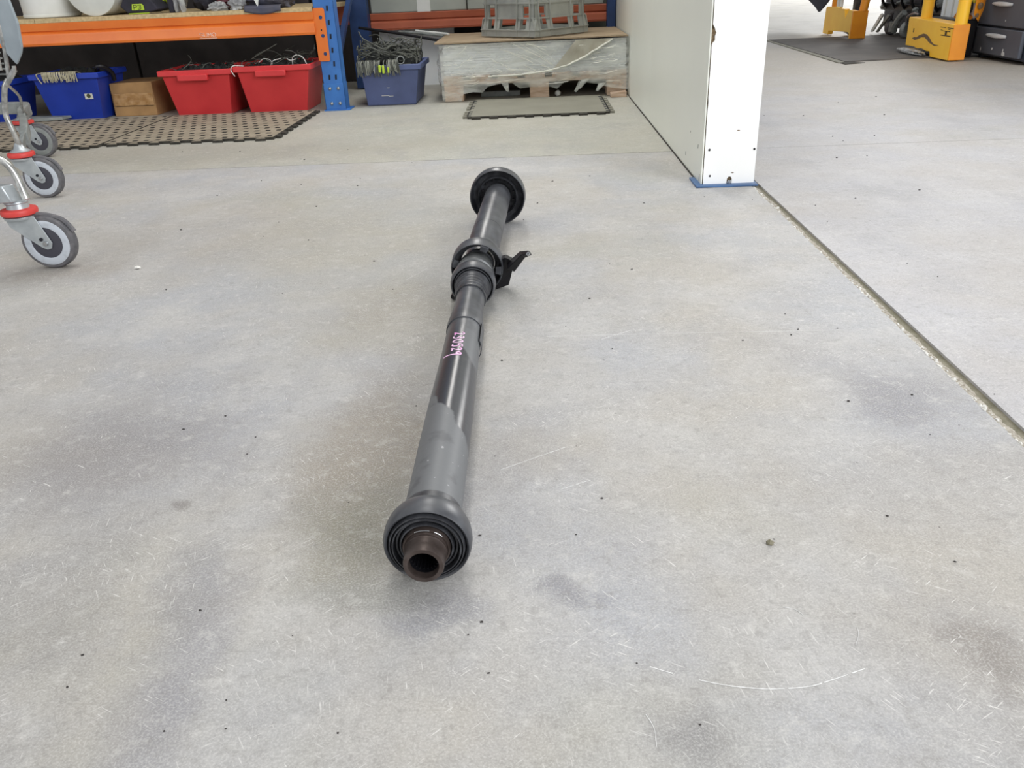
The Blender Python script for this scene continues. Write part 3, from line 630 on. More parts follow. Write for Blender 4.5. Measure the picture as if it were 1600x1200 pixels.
m = MB(); m.box(ux0-.012, ux1+.022, 4.436, 4.56, 0, .006); m.build('base_plate', M['blue'], rack, bevel=.001)
bu = MB().box(-1.105, -1.100, 5.33, 5.40, .008, 2.3).box(-1.000, -.995, 5.33, 5.40, .008, 2.3).box(-1.105, -.995, 5.325, 5.330, .008, 2.3).build('upright', M['blue_d'], rack); lab(bu, 'darker rear upright')
for z0, z1 in ((.16, .62), (1.25, .62), (1.25, 1.85)):
    MB().hexa([(-1.062, 4.53, z0), (-1.035, 4.53, z0), (-1.035, 4.53, z0+.035), (-1.062, 4.53, z0+.035)], [(-1.062, 5.33, z1), (-1.035, 5.33, z1), (-1.035, 5.33, z1+.035), (-1.062, 5.33, z1+.035)]).build('frame_brace', M['blue_d'], rack)
def beam(root, xa, xb, y, z0, z1, mt, sgn=-1, name='beam'):
    """box beam with a step rolled along its face"""
    h = z1-z0
    prof = [(0, 0), (0, h*.90), (0, h)]
    f = y
    poly = [(f, z0+.004), (f-.002*0, z0+.002), (f+.004, z0), (f+.045, z0), (f+.045, z1-.016), (f+.012, z1-.016), (f+.012, z1), (f+.004, z1), (f+.002, z1-.003), (f+.005, z1-.036), (f+.013, z1-.041), (f+.010, z1-.045), (f+.002, z1-.052), (f, z1-.060), (f, z0+.018), (f-.002, z0+.012)]
    if sgn > 0: poly = [(2*y-a, b) for a, b in poly][::-1]
    m = MB(); m.prism([(xa, a, b) for a, b in poly], (xb-xa, 0, 0))
    return m.build(name, mt, root, ang=25)
fb = beam(rack, -3.9, -1.100, 4.430, .372, .479, M['orange'])
# faded lettering on the beam: SUMO
def letters(txt, x, z, h, w, y, mt, par, t=.0009):
    S = {'S': [[(1, .9), (.5, 1), (0, .8), (.2, .55), (.8, .45), (1, .2), (.5, 0), (0, .1)]], 'U': [[(0, 1), (0, .3), (.5, 0), (1, .3), (1, 1)]],
         'M': [[(0, 0), (.1, 1), (.5, .3), (.9, 1), (1, 0)]], 'D': [[(0, 0), (0, 1), (.6, .95), (1, .5), (.6, .05), (0, 0)]], 'O': [[(.5, 1), (0, .7), (0, .3), (.5, 0), (1, .3), (1, .7), (.5, 1)]],
         'P': [[(0, 0), (0, 1)], [(0, 1), (.9, .9), (.9, .55), (0, .5)]], '3': [[(0, .95), (.7, 1), (.9, .75), (.4, .52), (.95, .3), (.6, 0), (0, .05)]],
         'I': [[(.5, 0), (.5, 1)]], '0': [[(.5, 1), (0, .7), (0, .3), (.5, 0), (1, .3), (1, .7), (.5, 1)]]}
    m = MB()
    for i, ch in enumerate(txt):
        for s_ in S[ch]:
            m.tube([(x+i*w*1.3+a*w, y, z+b*h) for a, b in s_], t, 6, 2)
    return m.build('lettering', mt, par)
lab(letters('SUMO', -1.690, .383, .020, .0165, 4.4292, M['beam_print'], fb, .0014), 'faded pale lettering on the orange beam')
MB().box(-1.694, -1.604, 4.4293, 4.4297, .376, .381).build('lettering', M['beam_print'], fb)
ep = MB().prism([(-1.104, 4.4405, .480), (-1.098, 4.4405, .494), (-1.052, 4.4405, .494), (-1.044, 4.4405, .486), (-1.046, 4.4405, .250), (-1.052, 4.4405, .244), (-1.098, 4.4405, .244), (-1.104, 4.4405, .252)], (0, .005, 0)).build('beam_end_plate', M['orange'], rack, smooth=False, bevel=.0008)
for zz in (.450, .365, .280):
    MB().lathe([(0, .009), (.001, .009), (.001, .0001)], (-1.066, 4.4402, zz), (0, -1, 0), 12).build('plate_slot', M['blue_d'], ep)
MB().lathe([(0, .004), (.001, .004), (.001, .0001)], (-1.070, 4.4402, .392), (0, -1, 0), 10).build('plate_slot', M['slot'], ep)
beam(rack, -3.9, -1.105, 5.395, .372, .479, M['orange_b'], sgn=1)
for k in range(2):
    MB().box((-3.9, -2.52)[k], (-2.523, -1.104)[k], 4.432, 5.36, .4795, .500).build('shelf_board', M['board'], rack, smooth=False)
beam(rack, -3.9, -1.100, 4.430, 1.75, 1.857, M['orange'])  # unseen upper level, added to keep light off the bay below
beam(rack, -3.9, -1.105, 5.395, 1.75, 1.857, M['orange_b'], sgn=1)  # rear beam of the added, unseen upper level
MB().box(-3.9, -1.104, 4.432, 5.36, 1.858, 1.876).build('shelf_board', M['board'], rack, smooth=False)
MB().box(-4.0, -3.9, 4.45, 4.53, 0.0, 2.3).build('upright', M['blue'], rack, bevel=.002); MB().box(-4.0, -3.9, 5.33, 5.4, 0.0, 2.3).build('upright', M['blue_d'], rack, bevel=.002)
rack2 = thing('pallet_rack', 'right-hand rack bay whose shade-toned orange back beam runs behind the grey crate', 'rack', (-0.25, 5.4, 0))
beam(rack2, -0.992, 0.445, 5.400, .328, .424, M['orange_b'])
MB().box(.395+.05, .495, 5.33, 5.40, 0, 2.3).build('upright', M['blue_d'], rack2, bevel=.002)
beam(rack2, -0.992, 0.445, 5.400, 1.75, 1.857, M['orange_b'])

# goods on the back beam (grey-white slabs)
gw = thing('wrapped_slab', 'grey-white wrapped slab resting on the shade-toned orange back beam, upper middle', 'slab', (-0.3, 5.5, .424))
MB().box(-0.985, -0.40, 5.405, 5.74, .4245, .62).build('slab_body', M['slab_grey'], gw, bevel=.006)
MB().box(-0.70, -0.62, 5.4035, 5.4045, .4245, .62).build('slab_tape', M['plastic_w'], gw)
gw2 = thing('wrapped_slab', 'grey-white wrapped slab on the back beam behind the right side of the grey crate', 'slab', (.1, 5.5, .424))
MB().box(-0.395, .43, 5.405, 5.74, .4245, .60).build('slab_body', M['slab_grey'], gw2, bevel=.006)
# dark tube leaning down under the back beam
tag(MB().tube([(-1.02, 5.15, .362), (-.80, 5.08, .330), (-.53, 4.98, .285)], .008, 10, 3).build('dark_tube', M['blackm'], None), 'thin dark tube sloping down from the rear upright to the wrapped pallet', 'tube')
ch = thing('leaning_sheet', 'pale sheet leaning under the shade-toned orange back beam, left of the wrapped pallet', 'panel', (-.75, 5.5, 0))
MB().hexa([(-.975, 5.44, 0), (-.50, 5.44, 0), (-.50, 5.46, 0), (-.975, 5.46, 0)], [(-.975, 5.56, .325), (-.50, 5.56, .322), (-.50, 5.58, .322), (-.975, 5.58, .325)]).build('panel_sheet', M['sheet'], ch, smooth=False)
for k in range(2): MB().tube([(-.80+.1*k, 5.25, .327), (-.66+.08*k, 5.18, .316), (-.52+.03*k, 5.1, .302+.008*k)], .007, 8, 3).build('panel_strip', M['plastic_w' if k else 'galv'], ch)

# ---------------------------------------------------------------- tubs
def tub(name, label, cat, xb0, xb1, xt0, xt1, yb, yt, depth, h, mt, group=None, grip=True, wall=.006, grip_y=.0):
    t = thing(name, label, cat, ((xb0+xb1)/2, yb+depth/2, 0), 0, group)
    dt = depth+(yb-yt)+.004
    o = [(xb0, yb, .002), (xb1, yb, .002), (xb1, yb+depth, .002), (xb0, yb+depth, .002)]
    p = [(xt0, yt, h), (xt1, yt, h), (xt1, yt+dt, h), (xt0, yt+dt, h)]
    w_ = wall
    ii = [(xb0+w_, yb+w_, .012), (xb1-w_, yb+w_, .012), (xb1-w_, yb+depth-w_, .012), (xb0+w_, yb+depth-w_, .012)]
    pp = [(xt0+w_, yt+w_, h), (xt1-w_, yt+w_, h), (xt1-w_, yt+dt-w_, h), (xt0+w_, yt+dt-w_, h)]
    m = MB(); m.add(o+p+ii+pp, [(3, 2, 1, 0), (0, 1, 5, 4), (1, 2, 6, 5), (2, 3, 7, 6), (3, 0, 4, 7), (4, 5, 13, 12), (5, 6, 14, 13), (6, 7, 15, 14), (7, 4, 12, 15), (8, 9, 10, 11), (12, 13, 9, 8), (13, 14, 10, 9), (14, 15, 11, 10), (15, 12, 8, 11)])
    body = m.build('tub_body', mt, t, bevel=.006)
    e = .012
    r = MB()
    r.add([(xt0-e, yt-e, h-.026), (xt1+e, yt-e, h-.026), (xt1+e, yt+dt+e, h-.026), (xt0-e, yt+dt+e, h-.026), (xt0-e, yt-e, h+.001), (xt1+e, yt-e, h+.001), (xt1+e, yt+dt+e, h+.001), (xt0-e, yt+dt+e, h+.001),
           (xt0+.003, yt+.003, h-.026), (xt1-.003, yt+.003, h-.026), (xt1-.003, yt+dt-.003, h-.026), (xt0+.003, yt+dt-.003, h-.026), (xt0+.003, yt+.003, h+.001), (xt1-.003, yt+.003, h+.001), (xt1-.003, yt+dt-.003, h+.001), (xt0+.003, yt+dt-.003, h+.001)],
          [(0, 1, 5, 4), (1, 2, 6, 5), (2, 3, 7, 6), (3, 0, 4, 7), (4, 5, 13, 12), (5, 6, 14, 13), (6, 7, 15, 14), (7, 4, 12, 15), (1, 0, 8, 9), (2, 1, 9, 10), (3, 2, 10, 11), (0, 3, 11, 8), (8, 12, 13, 9), (9, 13, 14, 10), (10, 14, 15, 11), (11, 15, 12, 8)])
    r.build('rim', mt, t, bevel=.003)
    if grip:
        c = (xt0+xt1)/2-.008; MB().box(c-.078, c+.078, yt-e-.016, yt+.0, h-.050, h-.020).build('grip', mt, t, bevel=.004)
    return t
red1 = tub('storage_tub', 'left one of the two red plastic tubs, beside the cardboard box', 'tub', -1.895, -1.612, -1.925, -1.565, 4.455, 4.400, .30, .232, M['red_tub'], 'red tubs under the shelf')
red2 = tub('storage_tub', 'right one of the two red plastic tubs, next to the blue rack foot', 'tub', -1.505, -1.205, -1.530, -1.150, 4.455, 4.400, .30, .238, M['red_tub'], 'red tubs under the shelf')
blue1 = tub('storage_tub', 'bright blue plastic tub with beige cords hanging over its front rim', 'tub', -2.585, -2.315, -2.612, -2.265, 4.470, 4.415, .25, .238, M['blue_tub'], None, grip=False)
blue2 = tub('storage_tub', 'blue plastic tub at the left edge, half hidden behind the trolley tubes', 'tub', -3.10, -2.82, -3.13, -2.77, 4.470, 4.415, .25, .215, M['blue_tub'], None, grip=False)
slate = tub('storage_tub', 'slate blue plastic tub heaped with dark cables, right of the blue rack upright', 'tub', -.902, -.640, -.918, -.606, 4.565, 4.54, .34, .205, M['slate_tub'], None, grip=False)
# chamfer plate and sticker
st = MB().box(-2.368, -2.326, 4.439, 4.4425, .108, .142).build('sticker', M['label_w'], blue1, smooth=False)
MB().lathe([(0, .011), (.0006, .011), (.0006, .0001)], (-2.347, 4.4388, .124), (0, -1, 0), 16).build('sticker_print', M['label_k'], st)
for (x, z, a) in ((-.80, .05, .02), (-.77, .047, .012), (-.78, .09, .006), (-.83, .14, .01)):
    MB().box(x-a, x+a, 4.5515-z*.0, 4.5545, z, z+.003).build('scuff', M['scuff'], slate)

def tangle(name, mt, x0, x1, y0, y1, z0, z1, n, r, seed, label, cat, hang=None, loop=.05):
    rnd = random.Random(seed); m = MB()
    for i in range(n):
        x = rnd.uniform(x0, x1); y = rnd.uniform(y0, y1); z = rnd.uniform(z0, z1)
        a = rnd.uniform(0, 2*PI); L = rnd.uniform(.5, 1.4)*loop
        p = [(x, y, z)]
        for k in range(3):
            a += rnd.uniform(-1, 1); x = min(max(x+math.cos(a)*L, x0), x1); y = min(max(y+math.sin(a)*L*.6, y0), y1)
            z = max(z+rnd.uniform(-.6, .6)*L, z0-.02); p.append((x, y, z))
        m.tube(p, r, 5, 3)
    if hang:
        for i in range(hang[0]):
            x = rnd.uniform(hang[1], hang[2]); yf = hang[3]; zt = hang[4]; d = rnd.uniform(*hang[5])
            m.tube([(x+rnd.uniform(-.02, .02), yf+.05, zt+.0), (x, yf+.012, zt+.016), (x+rnd.uniform(-.006, .006), yf-.016, zt+.004), (x+rnd.uniform(-.012, .012), yf-.019, zt-d)], r, 5, 3)
    return tag(m.build(name, mt), label, cat, kind='stuff')
def fill(x0, x1, y0, y1, z0, z1, seed, name, label, cat, par=None, mt='darkfill'):
    m = MB(); nx, ny = 34, 20; vs = []; fs = []
    for j in range(ny+1):
        for i in range(nx+1):
            u_ = i/nx; v_ = j/ny; x = x0+(x1-x0)*u_; y = y0+(y1-y0)*v_
            e = min(1, 5*min(u_, 1-u_))**.5*min(1, 5*min(v_, 1-v_))**.5
            z = z0+(z1-z0)*e*(.55+.9*abs(noise.noise(Vector((x*22, y*22, seed))))+.5*noise.noise(Vector((x*60, y*60, seed)))); vs.append((x, y, z))
    n_ = len(vs); vs += [(a, b, z0-.01) for a, b, c in vs]
    for j in range(ny):
        for i in range(nx): a = j*(nx+1)+i; fs += [(a, a+1, a+nx+2, a+nx+1), (n_+a, n_+a+nx+1, n_+a+nx+2, n_+a+1)]
    for i in range(nx): a = ny*(nx+1)+i; fs += [(i+1, i, n_+i, n_+i+1), (a, a+1, n_+a+1, n_+a)]
    for j in range(ny): a = j*(nx+1); b = a+nx; fs += [(a, a+nx+1, n_+a+nx+1, n_+a), (b+nx+1, b, n_+b, n_+b+nx+1)]
    m.add(vs, fs)
    return tag(m.build(name, M[mt]), label, cat, kind='stuff')
fill(-1.905, -1.585, 4.425, 4.745, .200, .245, 1, 'cable_heap', 'dark tangled cable heap filling the left red tub', 'cables')
tangle('loose_wires', M['cable'], -1.89, -1.59, 4.42, 4.74, .215, .245, 34, .0018, 3, 'thin dark wires sticking out of the left red tub', 'wires', loop=.035)
fill(-1.512, -1.168, 4.425, 4.745, .205, .252, 2, 'cable_heap', 'dark cable heap filling the right red tub', 'cables')
tangle('loose_wires', M['cable'], -1.52, -1.18, 4.42, 4.74, .225, .275, 40, .0018, 4, 'thin dark wires sticking out of the right red tub', 'wires', loop=.04)
m = MB()
m.tube([(-1.245, 4.45, .232), (-1.238, 4.44, .268), (-1.215, 4.44, .280), (-1.185, 4.44, .268), (-1.170, 4.44, .236)], .0025, 6, 5)
m.tube([(-1.36, 4.45, .235), (-1.34, 4.44, .258), (-1.30, 4.44, .266)], .0022, 6, 4); m.tube([(-1.42, 4.45, .25), (-1.39, 4.44, .268), (-1.36, 4.45, .262), (-1.35, 4.45, .24)], .0016, 6, 4)
m.tube([(-1.27, 4.44, .268), (-1.25, 4.44, .256), (-1.22, 4.44, .262)], .0022, 6, 4)
m.tube([(-1.50, 4.44, .238), (-1.535, 4.388, .245), (-1.548, 4.382, .225), (-1.532, 4.380, .195)], .0022, 6, 4)
tag(m.build('white_wire', M['plastic_w']), 'pale looped wire ends standing up from the right red tub', 'wires', kind='stuff')
# beige cords over the blue tub
m = MB(); rnd = random.Random(5)
for i in range(46):
    x = -2.545+.175*i/45+rnd.uniform(-.003, .003); L = rnd.uniform(.026, .044)
    m.tube([(x-.01, 4.50, .225), (x-.004, 4.425, .2455), (x, 4.399, .243), (x+rnd.uniform(-.003, .008), 4.396, .243-L)], .0026, 5, 3)
m.tube([(-2.56, 4.45, .242), (-2.572, 4.398, .240), (-2.552, 4.394, .196)], .003, 6, 4)
tag(m.build('cord_bundle', M['rope']), 'beige cords draped over the rim of the bright blue tub', 'cords', kind='stuff')
fill(-2.59, -2.285, 4.44, 4.71, .205, .250, 6, 'cable_heap', 'dark contents of the bright blue tub', 'cables')
fill(-3.11, -2.79, 4.44, 4.71, .19, .245, 8, 'cable_heap', 'dark contents of the blue tub at the left edge', 'cables')
m = MB(); m.tube([(-2.30, 4.52, .20), (-2.272, 4.45, .258), (-2.245, 4.46, .262), (-2.225, 4.50, .232), (-2.235, 4.53, .19)], .012, 8, 4)
tag(m.build('hose_loop', M['blackm']), 'dark hose loop bulging over the right rim of the bright blue tub', 'hose')
# cables on the slate tub
fill(-.905, -.620, 4.56, 4.87, .185, .285, 9, 'cable_heap', 'dark cable heap rising out of the slate blue tub', 'cables')
tangle('cable_tangle', M['cable'], -.93, -.62, 4.55, 4.85, .225, .295, 150, .0034, 12, 'dark tangled cables piled on the slate blue tub', 'cables', hang=(60, -.935, -.715, 4.545, .212, (.03, .065)), loop=.05)
tangle('pale_cable_ends', M['cable_l'], -.90, -.63, 4.55, 4.80, .225, .285, 26, .0022, 14, 'pale cable ends among the dark cables on the slate blue tub', 'cables', hang=(16, -.915, -.72, 4.542, .213, (.03, .055)), loop=.035)
m = MB(); m.lathe([(-.006, .017), (-.006, .021), (.006, .021), (.006, .017), (-.006, .017)], (-.700, 4.545, .226), (.2, -1, .3), 20)
tag(m.build('coil', M['galv']), 'grey cable coil on top of the slate blue tub rim', 'coil')
for x, z, wd, dd in ((-.808, .193, .014, .03), (-.790, .190, .012, .034), (-.764, .186, .009, .022)):
    o = MB().box(x-wd*.5, x+wd*.5, 4.508, 4.516, z-dd/2-.006, z+dd/2).build('lime_tag', M['lime'], bevel=.003)
    tag(o, {-.808: 'leftmost lime green tag hanging among the dark cables', -.790: 'middle lime green tag, the longest, hanging among the dark cables', -.764: 'rightmost lime green tag, small, hanging among the dark cables'}[x], 'tag', 'lime tags on the cables')
# cardboard box
cb = thing('cardboard_box', 'brown cardboard box sealed with shiny tape between the blue tub and the red tubs', 'box', (-2.165, 4.68, 0))
m = MB(); m.hexa([(-2.283, 4.545, 0), (-2.050, 4.545, 0), (-2.035, 4.82, 0), (-2.27, 4.82, 0)], [(-2.275, 4.540, .170), (-2.046, 4.540, .173), (-2.035, 4.82, .170), (-2.27, 4.82, .168)]).build('box_body', M['cardboard'], cb, bevel=.003)
m = MB(); nx, nz = 24, 8; vs = []; fs = []
for j in range(nz+1):
    for i in range(nx+1):
        x = -2.270+.218*i/nx; z = .055+.062*j/nz; vs.append((x, 4.5385-.004*abs(noise.noise(Vector((x*40, z*60, 1)))), z+.004*noise.noise(Vector((x*20, 0, 0)))))
for j in range(nz):
    for i in range(nx): a = j*(nx+1)+i; fs.append((a, a+1, a+nx+2, a+nx+1))
m.add(vs, fs).build('packing_tape', M['tape'], cb)
m = MB(); m.box(-2.262, -2.058, 4.5392, 4.5402, .0520, .0535).build('box_seam', M['blackprint'], cb)
# loose grey sheet on the floor by the trolley wheel
tag(MB().hexa([(-2.74, 4.33, .002), (-2.50, 4.40, .002), (-2.48, 4.46, .002), (-2.74, 4.46, .002)], [(-2.74, 4.33, .02), (-2.50, 4.40, .016), (-2.48, 4.46, .016), (-2.74, 4.46, .02)]).build('grey_sheet', M['galv'], bevel=.002), 'flat grey plastic sheet under the front edge of the bright blue tub', 'sheet')
bpy.data.objects['grey_sheet'].location.z = .012

# ---------------------------------------------------------------- mats
def perforated(name, x0, x1, y0, y1, slope, label):
    """interlocking rubber mat with rows of open slots and toothed edges"""
    root = thing(name, label, 'mat', ((x0+x1)/2, (y0+y1)/2, 0), 0, 'perforated rubber mats')
    m = MB(); w2 = MB(); cx, cy, T = .051, .074, .012
    nx = max(1, round((x1-x0)/cx)); ny = round((y1-y0)/cy); cx = (x1-x0)/nx; cy = (y1-y0)/ny
    for j in range(ny):
        off = (j % 2)*cx*.5
        for i in range(nx+(1 if j % 2 else 0)):
            a = x0+i*cx-off; b = a+cx; a = max(a, x0); b = min(b, x1); c = y0+j*cy; d = c+cy
            if b-a < cx*.9:
                m.add([(a, c, T), (b, c, T), (b, d, T), (a, d, T)], [(0, 1, 2, 3)]); continue
            hx, hy = cx*.23, cy*.17; mx, my = (a+b)/2, (c+d)/2; sk = .0
            o = [(a, c, T), (b, c, T), (b, d, T), (a, d, T)]; h = [(mx-hx, my-hy, T), (mx+hx, my-hy, T), (mx+hx, my+hy, T), (mx-hx, my+hy, T)]
            l = [(p[0], p[1], .0015) for p in h]
            m.add(o+h+l, [(0, 1, 5, 4), (1, 2, 6, 5), (2, 3, 7, 6), (3, 0, 4, 7)])
            w2.add(h+l, [(0, 1, 5, 4), (1, 2, 6, 5), (2, 3, 7, 6), (3, 0, 4, 7)])
    w2.build('mat_slots', M['slot'], root, smooth=False, kind='stuff')  # slot walls and the base below coloured dark, painting the shade inside
    s_ = m.build('mat_surface', M['mat_rub'], root, smooth=False)
    MB().box(x0+.002, x1-.002, y0+.002, y1-.002, 0.0002, .0015).build('mat_underside', M['slot'], root, smooth=False)
    e = MB().box(x0-.001, x1+.001, y0-.003, y0, 0.0002, T-.0002).box(x1, x1+.003, y0, y1, .0002, T-.0002).box(x0-.003, x0, y0, y1, .0002, T-.0002).build('mat_border', M['mat_edge'], root, smooth=False)
    n = int((x1-x0)/.085)
    for i in range(n):
        c = x0+(i+.5)*(x1-x0)/n
        tt = MB().prism([(c-.013, y0-.003, .0003), (c-.024, y0-.030, .0003), (c+.024, y0-.030, .0003), (c+.013, y0-.003, .0003)], (0, 0, T-.002)).build('tooth', M['mat_edge'], root, smooth=False)
        MB().prism([(c-.011, y0-.004, T-.0018), (c-.021, y0-.027, T-.0018), (c+.021, y0-.027, T-.0018), (c+.011, y0-.004, T-.0018)], (0, 0, .0012)).build('tooth_top', M['mat_rub'], tt, smooth=False)
    n = int((y1-y0)/.085)
    return root, n
ma, n = perforated('rubber_mat', -1.905, -1.150, 3.625, 4.42, 0, 'perforated taupe rubber mat with slots, in front of the two red tubs')
for i in range(n):
    c = 3.625+(i+.5)*(4.42-3.625)/n
    MB().prism([(-1.147, c-.013, .0003), (-1.124, c-.022, .0003), (-1.124, c+.022, .0003), (-1.147, c+.013, .0003)], (0, 0, .011)).build('tooth', M['mat_edge'], ma, smooth=False)
perforated('rubber_mat', -3.20, -1.918, 3.585, 4.42, 0, 'perforated taupe rubber mat reaching under the trolley and in front of the bright blue tub')
# plain foam mat before the pallet
fm = thing('foam_mat', 'plain grey foam floor mat with jigsaw edges before the wrapped pallet', 'mat', (.01, 4.27, 0))
x0, x1, y0, y1, T = -.322, .350, 3.985, 4.565, .011
pts = []; n = 8
for i in range(n):
    a = x0+(x1-x0)*i/n; w_ = (x1-x0)/n
    pts += [(a+w_*.0, y0), (a+w_*.30, y0), (a+w_*.24, y0-.026), (a+w_*.76, y0-.026), (a+w_*.70, y0)]
pts += [(x1, y0)]
MB().prism([(a, b, .0004) for a, b in pts]+[(x1, y1, .0004), (x0, y1, .0004)], (0, 0, T-.0024)).build('mat_body', M['mat_edge'], fm, smooth=False)
MB().box(x0+.002, x1-.002, y0+.004, y1-.002, T-.002, T).build('mat_surface', M['mat_plain'], fm, smooth=False)
for sx, xx in ((-1, x0), (1, x1)):
    for i in range(9):
        c = y0+.03+i*.062
        if sx < 0 and i in (3, 6): continue
        MB().prism([(xx, c-.012, .0004), (xx+sx*.024, c-.019, .0004), (xx+sx*.024, c+.019, .0004), (xx, c+.012, .0004)], (0, 0, T-.001)).build('tooth', M['mat_plain'], fm, smooth=False)
        MB().box(*sorted((xx-sx*.016, xx+sx*.004)), c-.020, c+.006, T-.001, T+.0004).build('tooth_socket', M['slot'], fm, smooth=False)
# dark rubber sheet on the right
dm = thing('rubber_sheet', 'large dark rubber sheet with a worn pale edge under the yellow guards', 'mat', (2.9, 6.7, 0))
MB().prism([(2.035, 5.74, .0004), (2.45, 5.80, .0004), (3.0, 5.74, .0004), (3.9, 5.76, .0004), (3.9, 7.70, .0004), (2.05, 7.70, .0004)], (0, 0, .008)).build('mat_body', M['mat_dark'], dm, smooth=False)
MB().prism([(1.985, 5.70, .0004), (2.034, 5.74, .0004), (2.049, 7.70, .0004), (2.02, 7.70, .0004), (2.0, 6.3, .0004)], (0, 0, .005)).build('worn_edge', M['mat_plain'], dm, smooth=False)
MB().prism([(2.0, 5.62, .0003), (2.14, 5.66, .0003), (2.07, 5.74, .0003), (1.99, 5.80, .0003)], (0, 0, .0035)).build('peeled_corner', M['mat_edge'], dm, smooth=False)

# ---------------------------------------------------------------- wrapped pallet
pal = thing('pallet', 'wooden pallet carrying the film-wrapped white sheets beside the partition', 'pallet', (.0, 5.1, 0))
px0, px1, py0, py1 = -.487, .492, 4.60, 5.30
for bx in (px0, -.026, px1-.105):
    for by in (py0, (py0+py1)/2-.05, py1-.1):
        MB().box(bx, bx+.103, by, by+.10, .001, .085).build('block', M['pallet'], pal, bevel=.003)
for i in range(3):
    y = (py0, (py0+py1)/2-.05, py1-.1)[i]; MB().box(px0, px1, y, y+.10, .0855, .106).build('stringer_board', M['pallet'], pal, bevel=.002)
for i in range(7):
    a = px0+i*.1455; MB().box(a, a+.106, py0, py1, .1065, .130).build('deck_board', M['pallet'], pal, bevel=.002)
stk = thing('sheet_stack', 'stack of white sheets under the brown board on the pallet', 'sheets', (0, 5, .13))
random.seed(2); z = .1308
for i in range(13):
    t = .0120; dx = random.uniform(-.004, .004); dy = random.uniform(-.004, .004)
    MB().box(px0+.008+dx, px1-.006+dx, py0+.010+dy, py1-.02, z, z+t-.0007).build('sheet', M['sheet'], stk, smooth=False); z += t
def boardmesh():
    m = MB(); nx, ny = 14, 6; vs = []; fs = []
    f = lambda x, y: .2885+.004*math.sin((x+.5)*3.1)*(-1)+.003*noise.noise(Vector((x*4, y*3, 0)))+.003
    for top in (0, 1):
        for j in range(ny+1):
            for i in range(nx+1):
                x = -.520+1.012*i/nx; y = 4.565+.78*j/ny+.01*noise.noise(Vector((x*9, 2, 0)))*(j == 0); vs.append((x, y, .2885+.005+top*.006+.0035*noise.noise(Vector((x*4, y*3, 0)))))
    n = (nx+1)*(ny+1)
    for j in range(ny):
        for i in range(nx):
            a = j*(nx+1)+i; fs.append((a, a+nx+1, a+nx+2, a+1)); fs.append((n+a, n+a+1, n+a+nx+2, n+a+nx+1))
    for i in range(nx): fs.append((i, i+1, n+i+1, n+i)); a = ny*(nx+1)+i; fs.append((a+1, a, n+a, n+a+1))
    for j in range(ny): a = j*(nx+1); fs.append((a+nx+1, a, n+a, n+a+nx+1)); b = a+nx; fs.append((b, b+nx+1, n+b+nx+1, n+b))
    return m.add(vs, fs)
tag(boardmesh().build('cover_board', M['mdf']), 'thin brown board lying on the film-wrapped stack', 'board')
# stretch film
film = thing('stretch_film', 'clear crinkled stretch film wrapped round the pallet load, torn along its lower edge', 'film', (0, 4.6, 0))
def low(x):   # torn lower edge
    K = [(-.50, .02), (-.49, .004), (-.392, .004), (-.388, .04), (-.33, .048), (-.28, .044), (-.25, .074), (-.18, .088), (-.12, .088), (-.08, .058), (-.03, .062), (.08, .062), (.12, .050), (.166, .088), (.237, .090), (.288, .072), (.339, .066), (.40, .046), (.50, .03)]
    for (a, b), (c, d) in zip(K, K[1:]):
        if a <= x <= c: return b+(d-b)*(x-a)/(c-a)
    return K[0][1] if x < 0 else K[-1][1]
m = MB(); vs = []; fs = []; nx, nz = 150, 44
for j in range(nz+1):
    for i in range(nx+1):
        x = -.497+.995*i/nx; zl = low(x); t = j/nz; z = zl+(.287-zl)*t
        y = 4.590-.022*abs(noise.noise(Vector((x*3.2+z*5, z*10-x*3.4, 0))))-.0035*abs(noise.noise(Vector((x*5, z*34+x*7, 4))))
        if z < .13: y -= .003+.012*abs(noise.noise(Vector((x*9, z*20, 7))))
        vs.append((x, y, z))
for j in range(nz):
    for i in range(nx): a = j*(nx+1)+i; fs.append((a, a+1, a+nx+2, a+nx+1))
m.add(vs, fs).build('front_film', M['film'], film, ang=180)
m = MB(); vs = []; fs = []; nx, nz = 40, 24   # left side
for j in range(nz+1):
    for i in range(nx+1):
        y = 4.588+.70*i/nx; z = .03+.257*j/nz; x = -.4975-.02*abs(noise.noise(Vector((y*7, z*20, 2))))-(.03*math.sin(PI*j/nz)*math.exp(-((y-4.75)/.12)**2)); vs.append((x, y, z))
for j in range(nz):
    for i in range(nx): a = j*(nx+1)+i; fs.append((a, a+nx+1, a+nx+2, a+1))
m.add(vs, fs).build('side_film', M['film'], film, ang=180)
m = MB(); rnd = random.Random(8)   # taut creases, coloured bright to paint the glints of the film
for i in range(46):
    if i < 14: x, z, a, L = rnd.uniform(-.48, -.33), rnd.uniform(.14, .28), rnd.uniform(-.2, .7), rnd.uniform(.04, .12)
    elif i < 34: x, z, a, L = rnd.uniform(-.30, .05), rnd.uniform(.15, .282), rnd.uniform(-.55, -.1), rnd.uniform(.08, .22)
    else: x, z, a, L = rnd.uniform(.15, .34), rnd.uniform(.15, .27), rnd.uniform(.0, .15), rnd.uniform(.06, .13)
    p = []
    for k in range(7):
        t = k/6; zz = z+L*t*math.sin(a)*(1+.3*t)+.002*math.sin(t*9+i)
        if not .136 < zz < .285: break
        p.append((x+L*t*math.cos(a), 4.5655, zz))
    if len(p) > 2: m.tube(p, rnd.uniform(.0006, .0015), 5, 1)
